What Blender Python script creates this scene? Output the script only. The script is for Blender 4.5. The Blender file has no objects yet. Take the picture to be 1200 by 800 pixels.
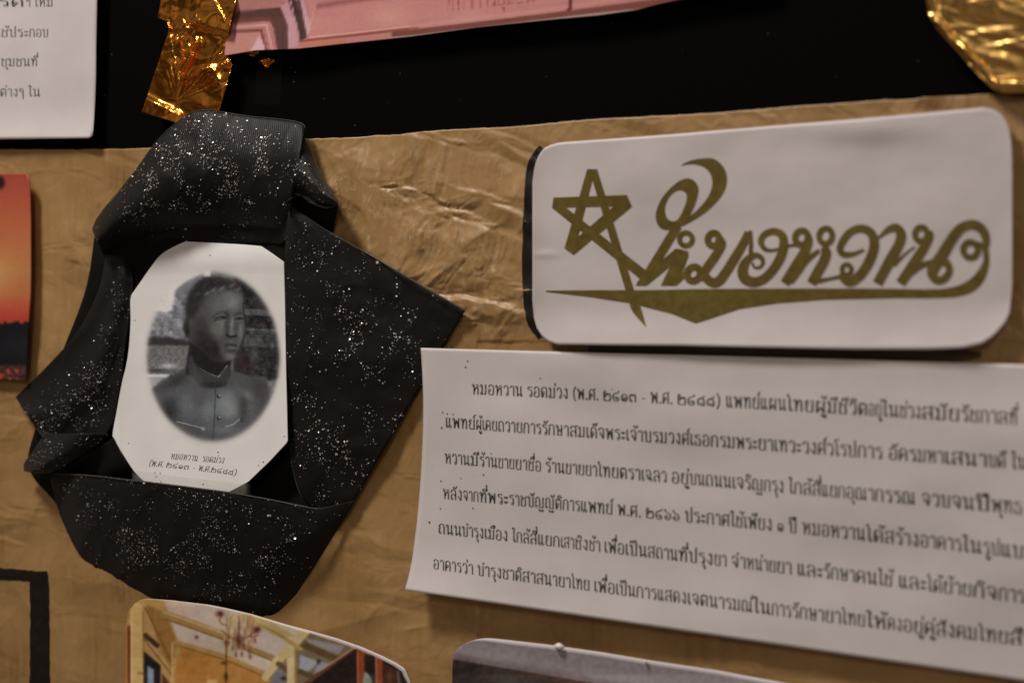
import bpy, math, random
import numpy as np

# ------------------------------------------------------------------ camera, world, light
SC = bpy.context.scene
COL = SC.collection
FPX, TH, DIST = 1600.0, math.radians(32), 0.55      # focal length in photo pixels, board yaw, distance
CAM = np.array([DIST*math.sin(TH), -DIST*math.cos(TH), 0.0])
VD = np.array([-math.sin(TH), math.cos(TH), 0.0])
VR = np.array([math.cos(TH), math.sin(TH), 0.0])

cam = bpy.data.cameras.new("camera"); camo = bpy.data.objects.new("camera", cam); COL.objects.link(camo)
camo.location = CAM; camo.rotation_euler = (math.pi/2, 0, TH)
cam.sensor_width = 36; cam.lens = FPX/1200*36; cam.clip_start = 0.01; cam.clip_end = 100
cam.dof.use_dof = True; cam.dof.focus_distance = 0.606; cam.dof.aperture_fstop = 7.2
cam.dof.aperture_blades = 7
SC.camera = camo
SC.view_settings.view_transform = 'Standard'; SC.view_settings.look = 'None'
SC.view_settings.exposure = 0.0; SC.view_settings.gamma = 1.0

W = bpy.data.worlds.new("World"); SC.world = W; W.use_nodes = True
wn, wl = W.node_tree.nodes, W.node_tree.links
bg = wn['Background']
tc = wn.new('ShaderNodeTexCoord'); nz = wn.new('ShaderNodeTexNoise'); rp = wn.new('ShaderNodeValToRGB')
nz.inputs['Scale'].default_value = 2.6; nz.inputs['Detail'].default_value = 3
rp.color_ramp.elements[0].position = .42; rp.color_ramp.elements[0].color = (.034, .017, .009, 1)
rp.color_ramp.elements[1].position = .62; rp.color_ramp.elements[1].color = (.30, .235, .185, 1)
wl.new(tc.outputs['Generated'], nz.inputs['Vector']); 
sx = wn.new('ShaderNodeSeparateXYZ'); ma = wn.new('ShaderNodeMath'); ma.operation = 'MULTIPLY_ADD'; ma.inputs[1].default_value = .06
wl.new(tc.outputs['Generated'], sx.inputs[0]); wl.new(sx.outputs['X'], ma.inputs[0]); wl.new(nz.outputs['Fac'], ma.inputs[2]); wl.new(ma.outputs[0], rp.inputs['Fac'])
wl.new(rp.outputs['Color'], bg.inputs['Color']); bg.inputs['Strength'].default_value = 0.80

def area(name, loc, target, size, power, color):
    l = bpy.data.lights.new(name, 'AREA'); l.shape = 'RECTANGLE'; l.size, l.size_y = size
    l.energy = power; l.color = color
    o = bpy.data.objects.new(name, l); COL.objects.link(o)
    o.location = loc
    from mathutils import Vector
    d = Vector(target) - Vector(loc); o.rotation_euler = d.to_track_quat('-Z', 'Y').to_euler()
    return o
area('ceiling_lamp', (-0.50, -0.66, 1.30), (-0.02, 0, 0), (.26, .26), 18.8, (1.0, .915, .855))
area('fill_light', (0.9, -1.9, 0.9), (0, 0, 0), (.5, .4), 5, (1.0, .88, .78))  # added weak fill, stands for no known lamp

# ------------------------------------------------------------------ geometry helpers
# photo pixels (1200 x 800) on a surface h millimetres in front of the board -> world point
def W3(px, py, h):
    px, py, h = np.broadcast_arrays(np.asarray(px, float), np.asarray(py, float), np.asarray(h, float))
    a = (px-600)/FPX; b = (400-py)/FPX
    d = VD[None] + a.reshape(-1, 1)*VR[None] + b.reshape(-1, 1)*np.array([0, 0, 1.0])[None]
    t = (-h.reshape(-1)/1000 - CAM[1])/d[:, 1]
    return CAM[None] + d*t[:, None]

def h2(ix, iy, seed):
    n = (ix.astype(np.int64)*374761393 + iy.astype(np.int64)*668265263 + seed*982451653) & 0x7fffffff
    n = ((n ^ (n >> 13))*1274126177) & 0x7fffffff
    n = n ^ (n >> 16)
    return (n & 0xffff)/65535.0
def vn(x, y, seed=0):
    x = np.asarray(x, float); y = np.asarray(y, float)
    ix = np.floor(x); iy = np.floor(y); fx = x-ix; fy = y-iy
    fx = fx*fx*fx*(fx*(fx*6-15)+10); fy = fy*fy*fy*(fy*(fy*6-15)+10)
    a = h2(ix, iy, seed); b = h2(ix+1, iy, seed); c = h2(ix, iy+1, seed); d = h2(ix+1, iy+1, seed)
    return (a*(1-fx)+b*fx)*(1-fy)+(c*(1-fx)+d*fx)*fy
def fbm(x, y, seed=0, o=4):
    s = 0; a = .5; t = 0
    for k in range(o):
        s = s+a*vn(x*2**k, y*2**k, seed+k*17); t += a; a *= .5
    return s/t
def ridge(x, y, seed=0):
    return 1-np.abs(2*vn(x, y, seed)-1)
def vor(x, y, seed=0):
    ix = np.floor(x); iy = np.floor(y); f1 = np.full(np.shape(x), 9.); f2 = f1.copy(); cid = np.zeros(np.shape(x))
    gx = np.zeros(np.shape(x)); gy = gx.copy()
    for dx in (-1, 0, 1):
        for dy in (-1, 0, 1):
            cx = ix+dx; cy = iy+dy
            qx = cx+h2(cx, cy, seed); qy = cy+h2(cx, cy, seed+5)
            d = np.hypot(x-qx, y-qy)
            near = d < f1
            f2 = np.where(near, f1, np.minimum(f2, d)); f1 = np.where(near, d, f1)
            cid = np.where(near, h2(cx, cy, seed+9), cid); gx = np.where(near, x-qx, gx); gy = np.where(near, y-qy, gy)
    return f1, f2, cid, gx, gy

def catmull(P, n, closed=False):
    P = np.array(P, float)
    if len(P) == 2: 
        t = np.linspace(0, 1, n)[:, None]; return P[0]*(1-t)+P[1]*t
    Q = np.vstack([P[-1], P, P[0], P[1]]) if closed else np.vstack([2*P[0]-P[1], P, 2*P[-1]-P[-2]])
    m = len(P) if closed else len(P)-1
    out = []
    k = max(2, int(math.ceil(n/m)))
    for i in range(m):
        p0, p1, p2, p3 = Q[i], Q[i+1], Q[i+2], Q[i+3]
        for t in np.linspace(0, 1, k, endpoint=False):
            out.append(.5*((2*p1)+(p2-p0)*t+(2*p0-5*p1+4*p2-p3)*t*t+(3*p1-p0-3*p2+p3)*t**3))
    if not closed: out.append(P[-1])
    return np.array(out)
def resample(P, n, smooth=True):
    P = np.array(P, float)
    C = catmull(P, max(n*2, 60)) if smooth and len(P) > 2 else P
    d = np.r_[0, np.cumsum(np.hypot(*(np.diff(C[:, :2], axis=0).T)))]
    t = np.linspace(0, d[-1], n)
    return np.stack([np.interp(t, d, C[:, k]) for k in range(C.shape[1])], 1)
def byaxis(P, n, ax, lo, hi):
    P = np.array(P, float); t = np.linspace(lo, hi, n)
    P = P[np.argsort(P[:, ax], kind='stable')]
    o = 1-ax; v = np.interp(t, P[:, ax], P[:, o])
    return np.stack([v, t], 1) if ax == 1 else np.stack([t, v], 1)

def mesh_from(name, V, F, mat, parent=None, loc=None, cols=None, uvs=None, smooth=True, solid=0.0):
    V = np.asarray(V, float)
    if parent is not None: base = np.array(parent['_o'])
    else: base = V.mean(0) if loc is None else np.array(loc)
    me = bpy.data.meshes.new(name)
    F = np.asarray(F, np.int32)
    nv = F.shape[1]
    me.vertices.add(len(V)); me.vertices.foreach_set('co', (V-base).astype(np.float32).ravel())
    me.loops.add(F.size); me.loops.foreach_set('vertex_index', F.ravel())
    me.polygons.add(len(F)); me.polygons.foreach_set('loop_start', np.arange(0, F.size, nv, dtype=np.int32))
    me.update(calc_edges=True)
    if smooth: me.polygons.foreach_set('use_smooth', np.ones(len(F), bool))
    if cols is not None:
        a = me.color_attributes.new('Col', 'FLOAT_COLOR', 'POINT')
        c = np.ones((len(V), 4), np.float32); c[:, :3] = cols; a.data.foreach_set('color', c.ravel())
    if uvs is not None:
        l = me.uv_layers.new(name='UVMap'); l.data.foreach_set('uv', np.asarray(uvs, np.float32)[F.ravel()].ravel())
    me.materials.append(mat); me.validate()
    o = bpy.data.objects.new(name, me); COL.objects.link(o)
    if parent is not None: o.parent = parent
    else: o.location = base
    o['_o'] = [float(q) for q in base]
    if solid:
        m = o.modifiers.new('thickness', 'SOLIDIFY'); m.thickness = solid; m.offset = -1
    return o
def tag(o, label, cat, group=None, kind=None):
    o['label'] = label
    if cat: o['category'] = cat
    if group: o['group'] = group
    if kind: o['kind'] = kind
    return o
def empty(name, px, py, h):
    o = bpy.data.objects.new(name, None); COL.objects.link(o); o.empty_display_size = .01
    p = W3(px, py, h)[0]; o.location = p; o['_o'] = [float(q) for q in p]
    return o
def gridF(nu, nv):
    i = np.arange(nu*nv).reshape(nu, nv)
    return np.stack([i[:-1, :-1].ravel(), i[1:, :-1].ravel(), i[1:, 1:].ravel(), i[:-1, 1:].ravel()], 1)
# A, B: matching polylines (n x 2 or 3, px py [h]); rows run from A to B
def loft(A, B, nv, hf=None):
    t = np.linspace(0, 1, nv)
    P = A[:, None, :2]*(1-t)[None, :, None]+B[:, None, :2]*t[None, :, None]
    px, py = P[..., 0], P[..., 1]
    if A.shape[1] > 2: h = A[:, None, 2]*(1-t)[None]+B[:, None, 2]*t[None]
    else: h = np.zeros(px.shape)
    u = np.linspace(0, 1, len(A))[:, None]+0*t[None]; v = 0*u+t[None]
    if hf is not None: h = h+hf(px, py, u, v)
    return px, py, h, u, v
def sheet(name, A, B, nv, hf, mat, parent=None, colf=None, solid=.0003, smooth=True, flip=False):
    px, py, h, u, v = loft(A, B, nv, hf)
    V = W3(px, py, h); F = gridF(*px.shape)
    # face the viewer (-Y)
    n = np.cross(V[F[:, 1]]-V[F[:, 0]], V[F[:, 3]]-V[F[:, 0]]).sum(0)
    if n[1] > 0: F = F[:, ::-1]
    cols = colf(px.ravel(), py.ravel()) if colf is not None else None
    return mesh_from(name, V, F, mat, parent, cols=cols, uvs=np.stack([u.ravel(), v.ravel()], 1), solid=solid, smooth=smooth)

class Ink:                                           # flat strips printed on a curved sheet
    def __init__(self, hf, lift=.12, mod=60): self.mod = mod; self.V = []; self.F = []; self.n = 0; self.hf = hf; self.k = 0; self.lift = lift
    def strip(self, L, R):
        L = np.asarray(L, float); R = np.asarray(R, float); m = len(L)
        px = np.r_[L[:, 0], R[:, 0]]; py = np.r_[L[:, 1], R[:, 1]]
        h = self.hf(px, py)+self.lift+(self.k % self.mod)*.004; self.k += 1
        self.V.append(W3(px, py, h)); i = np.arange(m-1)
        self.F.append(np.stack([i, i+1, m+i+1, m+i], 1)+self.n); self.n += 2*m
    def stroke(self, P, n=40, closed=False, cap=True):       # P: x, y, half width
        C = catmull(P, n, closed)
        if closed: C = np.vstack([C, C[:1]])
        d = np.gradient(C[:, :2], axis=0) if not closed else np.roll(np.vstack([C[:-1]]), -1, 0)[:, :2]-np.roll(C[:-1], 1, 0)[:, :2]
        if closed: d = np.vstack([d, d[:1]])
        d /= np.maximum(np.hypot(d[:, 0], d[:, 1]), 1e-9)[:, None]
        nn = np.stack([-d[:, 1], d[:, 0]], 1)*C[:, 2:3]
        self.strip(C[:, :2]+nn, C[:, :2]-nn)
    def ring(self, cx, cy, rx, ry, w, rot=0, n=24):
        a = np.linspace(0, 2*math.pi, n+1); c, s = math.cos(rot), math.sin(rot)
        def e(k): 
            x = (rx+k)*np.cos(a); y = (ry+k)*np.sin(a)
            return np.stack([cx+x*c-y*s, cy+x*s+y*c], 1)
        self.strip(e(w), e(-w))
    def quad(self, a, b, c, d, n=14):                         # a-b edge opposite d-c
        a, b, c, d = (np.array(q[:2], float) for q in (a, b, c, d)); n = 40
        if np.hypot(*(b-a)) > np.hypot(*(d-a)): b, d = d, b
        t = np.linspace(0, 1, n)[:, None]; self.strip(a*(1-t)+d*t, b*(1-t)+c*t)
    def build(self, name, mat, parent):
        V = np.vstack(self.V); F = np.vstack(self.F)
        a = np.cross(V[F[:, 1]]-V[F[:, 0]], V[F[:, 3]]-V[F[:, 0]])
        F[a[:, 1] > 0] = F[a[:, 1] > 0][:, ::-1]
        return mesh_from(name, V, F, mat, parent, smooth=False)

# ------------------------------------------------------------------ materials
def lin(c):
    c = np.asarray(c, float)/255
    return np.where(c <= .04045, c/12.92, ((c+.055)/1.055)**2.4)
WHITE = lin((188, 174, 167))
def albedo(c, k=.68): return np.clip(lin(c)/WHITE*k, 0, .9)

def mat(name, color=(.5, .5, .5), rough=.6, spec=.4, metal=0.0, attr=False):
    m = bpy.data.materials.new(name); m.use_nodes = True
    nt = m.node_tree; b = nt.nodes['Principled BSDF']
    b.inputs['Base Color'].default_value = (*color, 1); b.inputs['Roughness'].default_value = rough
    b.inputs['Specular IOR Level'].default_value = spec; b.inputs['Metallic'].default_value = metal
    if attr:
        a = nt.nodes.new('ShaderNodeAttribute'); a.attribute_name = 'Col'
        nt.links.new(a.outputs['Color'], b.inputs['Base Color'])
    return m, nt, b
def N(nt, t, **kw):
    n = nt.nodes.new(t)
    for k, v in kw.items():
        if k in n.inputs: n.inputs[k].default_value = v
        else: setattr(n, k, v)
    return n
def objco(nt, scale=(1, 1, 1)):
    t = N(nt, 'ShaderNodeTexCoord'); m = N(nt, 'ShaderNodeMapping'); m.inputs['Scale'].default_value = scale
    nt.links.new(t.outputs['Object'], m.inputs['Vector']); return m.outputs['Vector']
def add_bump(nt, b, src, strength, dist, prev=None):
    bp = N(nt, 'ShaderNodeBump'); bp.inputs['Strength'].default_value = strength; bp.inputs['Distance'].default_value = dist
    nt.links.new(src, bp.inputs['Height'])
    if prev is not None: nt.links.new(prev.outputs['Normal'], bp.inputs['Normal'])
    nt.links.new(bp.outputs['Normal'], b.inputs['Normal']); return bp
def mixcol(nt, fac, a, b_):
    m = N(nt, 'ShaderNodeMix', data_type='RGBA')
    for s, v in ((6, a), (7, b_)):
        if isinstance(v, tuple): m.inputs[s].default_value = (*v, 1)
        else: nt.links.new(v, m.inputs[s])
    nt.links.new(fac, m.inputs[0]); return m.outputs[2]
def ramp(nt, src, p0, p1, c0=(0, 0, 0), c1=(1, 1, 1)):
    r = N(nt, 'ShaderNodeValToRGB'); e = r.color_ramp.elements
    e[0].position, e[1].position = p0, p1; e[0].color = (*c0, 1); e[1].color = (*c1, 1)
    nt.links.new(src, r.inputs['Fac']); return r.outputs['Color']
def noise(nt, vec, scale, detail=3, rough=.5):
    n = N(nt, 'ShaderNodeTexNoise'); n.inputs['Scale'].default_value = scale; n.inputs['Detail'].default_value = detail
    n.inputs['Roughness'].default_value = rough; nt.links.new(vec, n.inputs['Vector']); return n.outputs['Fac']

def paper_mat(name, base, rough=.62, spec=.3, attr=False, bump=.25):
    m, nt, b = mat(name, base, rough, spec, attr=attr)
    v = objco(nt); f = noise(nt, v, 900, 4, .6)
    add_bump(nt, b, f, bump, .00012)
    g = noise(nt, v, 34, 6, .6)
    c = ramp(nt, g, .3, .72, (.90, .893, .885), (1, 1, 1))
    mm = N(nt, 'ShaderNodeMix', data_type='RGBA', blend_type='MULTIPLY'); mm.inputs[0].default_value = 1
    if attr: nt.links.new(b.inputs['Base Color'].links[0].from_socket, mm.inputs[6])
    else: mm.inputs[6].default_value = (*base, 1)
    nt.links.new(c, mm.inputs[7]); nt.links.new(mm.outputs[2], b.inputs['Base Color'])
    return m
M_PAPER = paper_mat('white_paper', (.76, .727, .728))
M_CARD = paper_mat('white_card', (.71, .674, .684), .5, .4)
M_PHOTO = paper_mat('printed_photo', (.7, .7, .7), .38, .35, attr=True, bump=.15)
M_PORTRAIT = paper_mat('printed_portrait', (.7, .7, .7), .5, .35, attr=True, bump=.15)
M_INK, nt, b = mat('toner', (.030, .027, .026), .5, .3)
M_CAPTION, nt, b = mat('grey_toner', (.11, .10, .10), .5, .3)
M_OLIVE, nt, b = mat('olive_ink', (.085, .060, .012), .42, .4)
v = objco(nt); f = ramp(nt, noise(nt, v, 260, 6, .7), .3, .7)
nt.links.new(mixcol(nt, f, (.100, .070, .014), (.185, .140, .030)), b.inputs['Base Color'])

# kraft paper
M_KRAFT, nt, b = mat('kraft_paper', (.35, .2, .08), .45, .55)
v = objco(nt); v2 = objco(nt, (1, 1, .12))
f1 = noise(nt, v, 22, 5, .6); f2 = noise(nt, v2, 260, 3, .6); f3 = noise(nt, v, 1500, 3, .7)
c = mixcol(nt, ramp(nt, f1, .32, .7), (.27, .152, .054), (.49, .308, .128))
c = mixcol(nt, ramp(nt, f2, .35, .7), c, (.40, .238, .088))
c = mixcol(nt, ramp(nt, f3, .62, .78), c, (.20, .10, .035))
at = N(nt, 'ShaderNodeAttribute'); at.attribute_name = 'Col'
cm = N(nt, 'ShaderNodeMath', operation='MULTIPLY'); nt.links.new(at.outputs['Fac'], cm.inputs[0]); nt.links.new(ramp(nt, noise(nt, v, 500, 3, .6), .35, .6), cm.inputs[1])
c = mixcol(nt, cm.outputs[0], c, (.58, .43, .24))
nt.links.new(c, b.inputs['Base Color'])
nt.links.new(ramp(nt, f1, .2, .8, (.36,)*3, (.56,)*3), b.inputs['Roughness'])
p = add_bump(nt, b, noise(nt, v, 170, 4, .6), .16, .0006)
p = add_bump(nt, b, f3, .35, .00012, p)
add_bump(nt, b, f2, .25, .0004, p)

# black board, marker, ribbon, foil, glitter, tape
M_BOARD, nt, b = mat('black_board', (.0016, .0015, .0014), .8, .04)
v = objco(nt, (1, 1, 6)); add_bump(nt, b, noise(nt, v, 500, 3), .4, .0003)
M_MARKER, nt, b = mat('marker_ink', (.013, .011, .010), .45, .4)
v = objco(nt); nt.links.new(mixcol(nt, ramp(nt, noise(nt, v, 260, 4), .45, .75), (.010, .009, .008), (.022, .017, .013)), b.inputs['Base Color'])
def ribbon_mat(name, ribs):
    m, nt, b = mat(name, (.0068, .0060, .0054), .5, .26)
    b.inputs['Sheen Weight'].default_value = .05; b.inputs['Sheen Roughness'].default_value = .4
    u = N(nt, 'ShaderNodeUVMap'); mp = N(nt, 'ShaderNodeMapping'); nt.links.new(u.outputs[0], mp.inputs['Vector'])
    mp.inputs['Scale'].default_value = (ribs[0], ribs[1], 1)
    w = N(nt, 'ShaderNodeTexWave', wave_type='BANDS', bands_direction='X'); w.inputs['Scale'].default_value = .31416
    w2 = N(nt, 'ShaderNodeTexWave', wave_type='BANDS', bands_direction='Y'); w2.inputs['Scale'].default_value = .31416
    for q in (w, w2): nt.links.new(mp.outputs[0], q.inputs['Vector'])
    p = add_bump(nt, b, w.outputs['Fac'], .4, .00014)
    p = add_bump(nt, b, w2.outputs['Fac'], .35, .0001, p)
    add_bump(nt, b, noise(nt, objco(nt), 60, 5), .33, .0016, p)
    return m
M_RIB = ribbon_mat('black_ribbon_cloth', (170, 130))
M_RIBSHADE, nt, b = mat('black_ribbon_shade', (.0050, .0045, .0041), .6, .2)  # darker copy of the ribbon cloth, shade of deep folds painted in
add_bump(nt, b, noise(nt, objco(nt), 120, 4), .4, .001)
M_SELV, nt, b = mat('ribbon_selvedge', (.10, .095, .09), .5, .3)
def foil_mat(name, col, rough):
    m, nt, b = mat(name, col, rough, .5, metal=1.0)
    v = objco(nt); add_bump(nt, b, noise(nt, v, 70, 3, .5), .08, .0010)
    return m
M_GOLD = foil_mat('gold_foil', (.96, .42, .07), .19)
M_GOLDPALE = foil_mat('pale_gold_foil', (.95, .60, .19), .28)
M_GLIT, nt, b = mat('glitter', (.9, .86, .86), .34, .5, metal=.55, attr=True)
M_TAPE, nt, b = mat('clear_tape', (.75, .74, .66), .2, .5)
b.inputs['Alpha'].default_value = .16
M_TAPEDARK, nt, b = mat('faint_clear_tape', (.2, .2, .2), .3, .5); b.inputs['Alpha'].default_value = .014
M_GLUE, nt, b = mat('white_glue', (.82, .78, .76), .35, .5)
M_MARKSHADE, nt, b = mat('marker_and_shadow', (.085, .044, .022), .35, .5)  # marker ink and the card's shadow in one brown colour
M_EDGE, nt, b = mat('card_core', (.50, .47, .40), .7, .3)
M_SPECK, nt, b = mat('stray_speck', (.05, .04, .04), .5, .4)
# ------------------------------------------------------------------ looped Thai lettering, drawn as pen strokes
# L: straight, C: curve, O: ring (cx, cy, r). Body height 10, baseline 0.
GL = {
'ก': (7.3, [('L',1.1,0,1.1,5.2,2.1,6.2,.9,7.2),('C',.9,7.2,1.8,9.2,3.6,10,5.4,9.3,6.2,7),('L',6.2,7,6.2,0)]),
'ข': (7.2, [('O',1.7,8.8,1),('C',2.7,9,2.8,7.4,1.6,6,1.5,4.5),('L',1.5,4.5,1.5,.3,6,.3,6,10)]),
'ช': (7.4, [('O',1.7,8.8,1),('C',2.7,9,2.8,7.4,1.6,6,1.5,4.5),('L',1.5,4.5,1.5,.3,5.9,.3,5.9,6.2),('C',5.9,6.2,5.0,7.4,6,8.4,7.3,10)]),
'ค': (7.4, [('O',3.5,4.9,1),('C',2.7,4.2,1.8,2.6,1.2,.2),('L',1.1,0,1.1,6.5),('C',1.1,6.5,1.8,9.3,3.6,10,5.5,9.3,6.3,6.8),('L',6.3,6.8,6.3,0)]),
'ศ': (7.4, [('O',3.5,4.9,1),('C',2.7,4.2,1.8,2.6,1.2,.2),('L',1.1,0,1.1,6.5),('C',1.1,6.5,1.8,9.3,3.6,10,5.5,9.3,6.3,6.8),('L',6.3,6.8,6.3,0),('L',5.4,8.8,7.4,11)]),
'ด': (7.4, [('O',3.0,4.6,1),('C',3.6,3.9,2.6,2,1.7,.1),('L',1.6,0,1.1,3,1.1,6.5),('C',1.1,6.5,1.8,9.3,3.6,10,5.5,9.3,6.3,6.8),('L',6.3,6.8,6.3,0)]),
'ต': (7.4, [('O',3.0,4.6,1),('C',3.6,3.9,2.6,2,1.7,.1),('L',1.6,0,1.1,3,1.1,6.5),('C',1.1,6.5,1.5,9.2,2.8,10),('L',2.8,10,3.7,8.9,4.6,10),('C',4.6,10,5.9,9.2,6.3,6.8),('L',6.3,6.8,6.3,0)]),
'ถ': (7.3, [('O',2.0,1.1,1),('L',1.1,1.1,1.1,5.2,2.1,6.2,.9,7.2),('C',.9,7.2,1.8,9.2,3.6,10,5.4,9.3,6.2,7),('L',6.2,7,6.2,0)]),
'ณ': (10.6, [('O',2.0,1.1,1),('L',1.1,1.1,1.1,5.2,2.1,6.2,.9,7.2),('C',.9,7.2,1.8,9.2,3.3,10,4.8,9.3,5.5,7),('L',5.5,7,5.5,0),('C',5.5,.2,6.6,1.8,8.4,2.2),('L',8.9,10,8.9,1.2),('O',9.1,1.1,1)]),
'ญ': (10.2, [('O',2.0,1.1,1),('L',1.1,1.1,1.1,5.2,2.1,6.2,.9,7.2),('C',.9,7.2,1.8,9.2,3.3,10,4.8,9.3,5.5,7),('L',5.5,7,5.5,.3,9.2,.3,9.2,10),('C',4.6,-1.2,5.6,-3.4,7.4,-2.2,8.8,-3.6,9.4,-1.4)]),
'น': (7.8, [('O',1.4,8.9,1),('L',2.3,9,2.3,0),('C',2.3,.2,3.6,1.7,5.8,2.4),('L',6.0,10,6.0,1.2),('O',6.5,1.1,1)]),
'ม': (7.6, [('O',1.5,8.9,1),('L',2.4,9,2.4,1),('O',1.6,1.1,1),('L',2.5,.8,6.2,.4,6.2,10)]),
'บ': (7.3, [('O',1.4,8.9,1),('L',2.3,9,2.3,.3,6.2,.3,6.2,10)]),
'ป': (7.3, [('O',1.4,8.9,1),('L',2.3,9,2.3,.3,6.2,.3,6.2,13.8)]),
'พ': (8.2, [('O',1.4,8.9,1),('L',2.3,9,2.3,0,4.6,8,6.9,0,6.9,10)]),
'ผ': (8.0, [('O',2.4,8.9,1),('L',1.5,9,1.5,0,4.1,4.6,6.7,0,6.7,10)]),
'ท': (7.6, [('O',1.4,8.9,1),('L',2.3,9,2.3,0),('C',2.3,3,3.4,7.5,5,9.9,6.3,8.2),('L',6.3,8.4,6.3,0)]),
'ห': (7.8, [('O',1.4,8.9,1),('L',2.3,9,2.3,0),('C',2.3,2.5,3.8,5.6,5.2,7.2),('O',5.9,8.6,1.1),('C',5.2,7.2,6.5,6,6.5,4),('L',6.5,4,6.5,0)]),
'ร': (6.0, [('C',5.2,9.9,4,9.1,2.4,9.7,1.1,8.2,2.2,7,4.2,6.7,5.0,5.2),('L',5,5.4,5,1.2),('O',4.1,1.1,1)]),
'ว': (6.2, [('C',1,7.4,1.8,9.6,3.4,10,4.9,8.6,5.3,6),('L',5.3,6.2,5.2,1.2),('O',4.3,1.1,1)]),
'า': (5.6, [('C',1,7.8,1.6,9.6,3,10,4.3,9.1,4.6,7),('L',4.6,7.2,4.6,0)]),
'ง': (6.0, [('O',3.5,8.9,1),('L',4.5,9,4.5,.4),('L',4.6,.2,3.6,.2,1.0,3.8)]),
'จ': (6.8, [('C',1,7.4,1.8,9.6,3.6,10,5.2,8.8,5.7,5,5.1,.2),('L',5.1,.2,3.2,3.8),('O',2.6,4.6,1)]),
'ย': (7.3, [('O',2.3,8.9,.95),('C',1.3,8.9,1.2,7,2.8,6.0),('C',2.8,6,1.4,4.8,1.4,2,2.2,.3),('L',2.2,.3,6.2,.3,6.2,10)]),
'ษ': (7.8, [('O',1.4,8.9,1),('L',2.3,9,2.3,.3,6.2,.3,6.2,10),('O',4.4,5,.95),('L',5.2,5.2,7.6,6.6)]),
'ล': (7.4, [('C',1,7,1.7,9.4,3.8,10,5.7,9,6.3,6),('L',6.3,6.2,6.3,0),('O',1.9,1.1,1),('C',1.1,1.6,1.7,4.6,4,5.4,6.2,3.4)]),
'ส': (7.4, [('C',1,7,1.7,9.4,3.8,10,5.7,9,6.3,6),('L',6.3,6.2,6.3,0),('O',1.9,1.1,1),('C',1.1,1.6,1.7,4.6,4,5.4,6.2,3.4),('L',5.3,8.8,7.4,11)]),
'อ': (7.2, [('C',1.2,7.6,2,9.6,3.8,10,5.8,8.6,6.2,5.4,6.0,1.6,4.8,.25,2.6,.25,1.3,1.6,1.2,4.4),('O',2.1,4.9,.95)]),
'ธ': (6.8, [('C',5.4,9.9,4,9.2,2.4,9.7,1.1,8,2.2,6.9,4.4,6.7,5.6,5.4),('L',5.6,5.4,5.6,.3,1.5,.3),('C',1.5,.3,1.3,2,1.5,4.2)]),
'ฉ': (7.6, [('C',1,7.4,1.8,9.6,3.6,10,5.2,8.6,5.6,6),('L',5.6,6.2,5.6,1.4),('O',6.2,1.1,1),('O',2.2,4.8,1),('C',3.1,4.2,3.2,1.6,4.4,2,5.6,3.2)]),
'เ': (3.6, [('L',1.2,10,1.2,1.1),('O',2.1,1.1,1)]),
'แ': (6.8, [('L',1.2,10,1.2,1.1),('O',2.1,1.1,1),('L',4.4,10,4.4,1.1),('O',5.3,1.1,1)]),
'โ': (4.4, [('O',3.1,1.1,1),('L',2.2,1.1,2.2,10),('C',2.2,10,.6,11.8,1,13.6,4.4,13.4)]),
'ใ': (4.4, [('O',3.1,1.1,1),('L',2.2,1.1,2.2,10),('C',2.2,10,2.6,13,1.4,14,.4,13,1.2,12.2)]),
'ไ': (4.4, [('O',3.1,1.1,1),('L',2.2,1.1,2.2,11),('C',2.2,11,1.2,12.4,.4,12.6,1.6,14.4)]),
'ะ': (4.8, [('O',1.5,6.9,.8),('C',1.6,6.0,3,6.0,4,7.8),('O',1.5,2.3,.8),('C',1.6,1.4,3,1.4,4,3.2)]),
'ฯ': (6.2, [('O',2,7.4,.9),('C',1.2,8,1.8,9.8,3.4,9.4,4.4,8.6,5.2,9.6),('L',5.2,9.6,5.2,0)]),
'ๆ': (6.0, [('C',1,7.6,1.8,9.8,3.4,10,4.7,8.4,4.9,5),('L',4.9,5.2,4.9,-3.2),('O',2.1,6.4,.9)]),
'๑': (7.0, [('C',1.9,.6,1.0,3,1.4,5.6,3.4,7.0,5.6,5.8,6,3,4.8,.6,3,.6,2.6,2.4),('O',3.6,3,.9)]),
'๒': (8.0, [('O',1.9,8.6,.8),('C',1.1,8.6,1,5,1.2,.4),('L',1.2,.35,6.9,.35),('C',6.9,.35,7.2,5,6,7,4.8,5.4,3.8,7,2.8,5.6,2.8,3.8)]),
'๓': (7.4, [('C',1.5,.6,1,4,1.6,6.8,2.9,7,3.8,5.4,4.6,7,6,7,6.5,4,6.4,0),('O',2.4,1.1,.9)]),
'๔': (7.6, [('C',7,9.6,4.6,7.6,1.8,6.6,.9,3.4,2.2,.5,5.2,.4,6.3,2.2,5,4),('O',3.9,3.1,.95)]),
'๖': (7.2, [('C',1.2,9.8,1.4,7.6,3.4,6.6,5.8,5.6,6.1,2.2,3.8,.25,1.4,1.4,1.6,3.6),('O',2.6,3.2,.9)]),
'๘': (7.6, [('C',1.6,.4,.9,4,2.2,6.4,4.6,7,6.9,9),('C',2.4,5.8,5.2,6.4,6.4,4,6.2,.6,4.6,.4),('O',3.9,1.5,.95)]),
'(': (4.2, [('C',3.4,12,1.5,8.6,1.3,5,1.8,1,3.4,-2)]), ')': (4.2, [('C',.8,12,2.7,8.6,2.9,5,2.4,1,.8,-2)]),
'.': (3.2, [('L',1.3,.1,1.3,1.5),('L',1.8,.1,1.8,1.5)]), '-': (5.0, [('L',1,3.8,4,3.8)]), ' ': (3.6, []),
}
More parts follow.
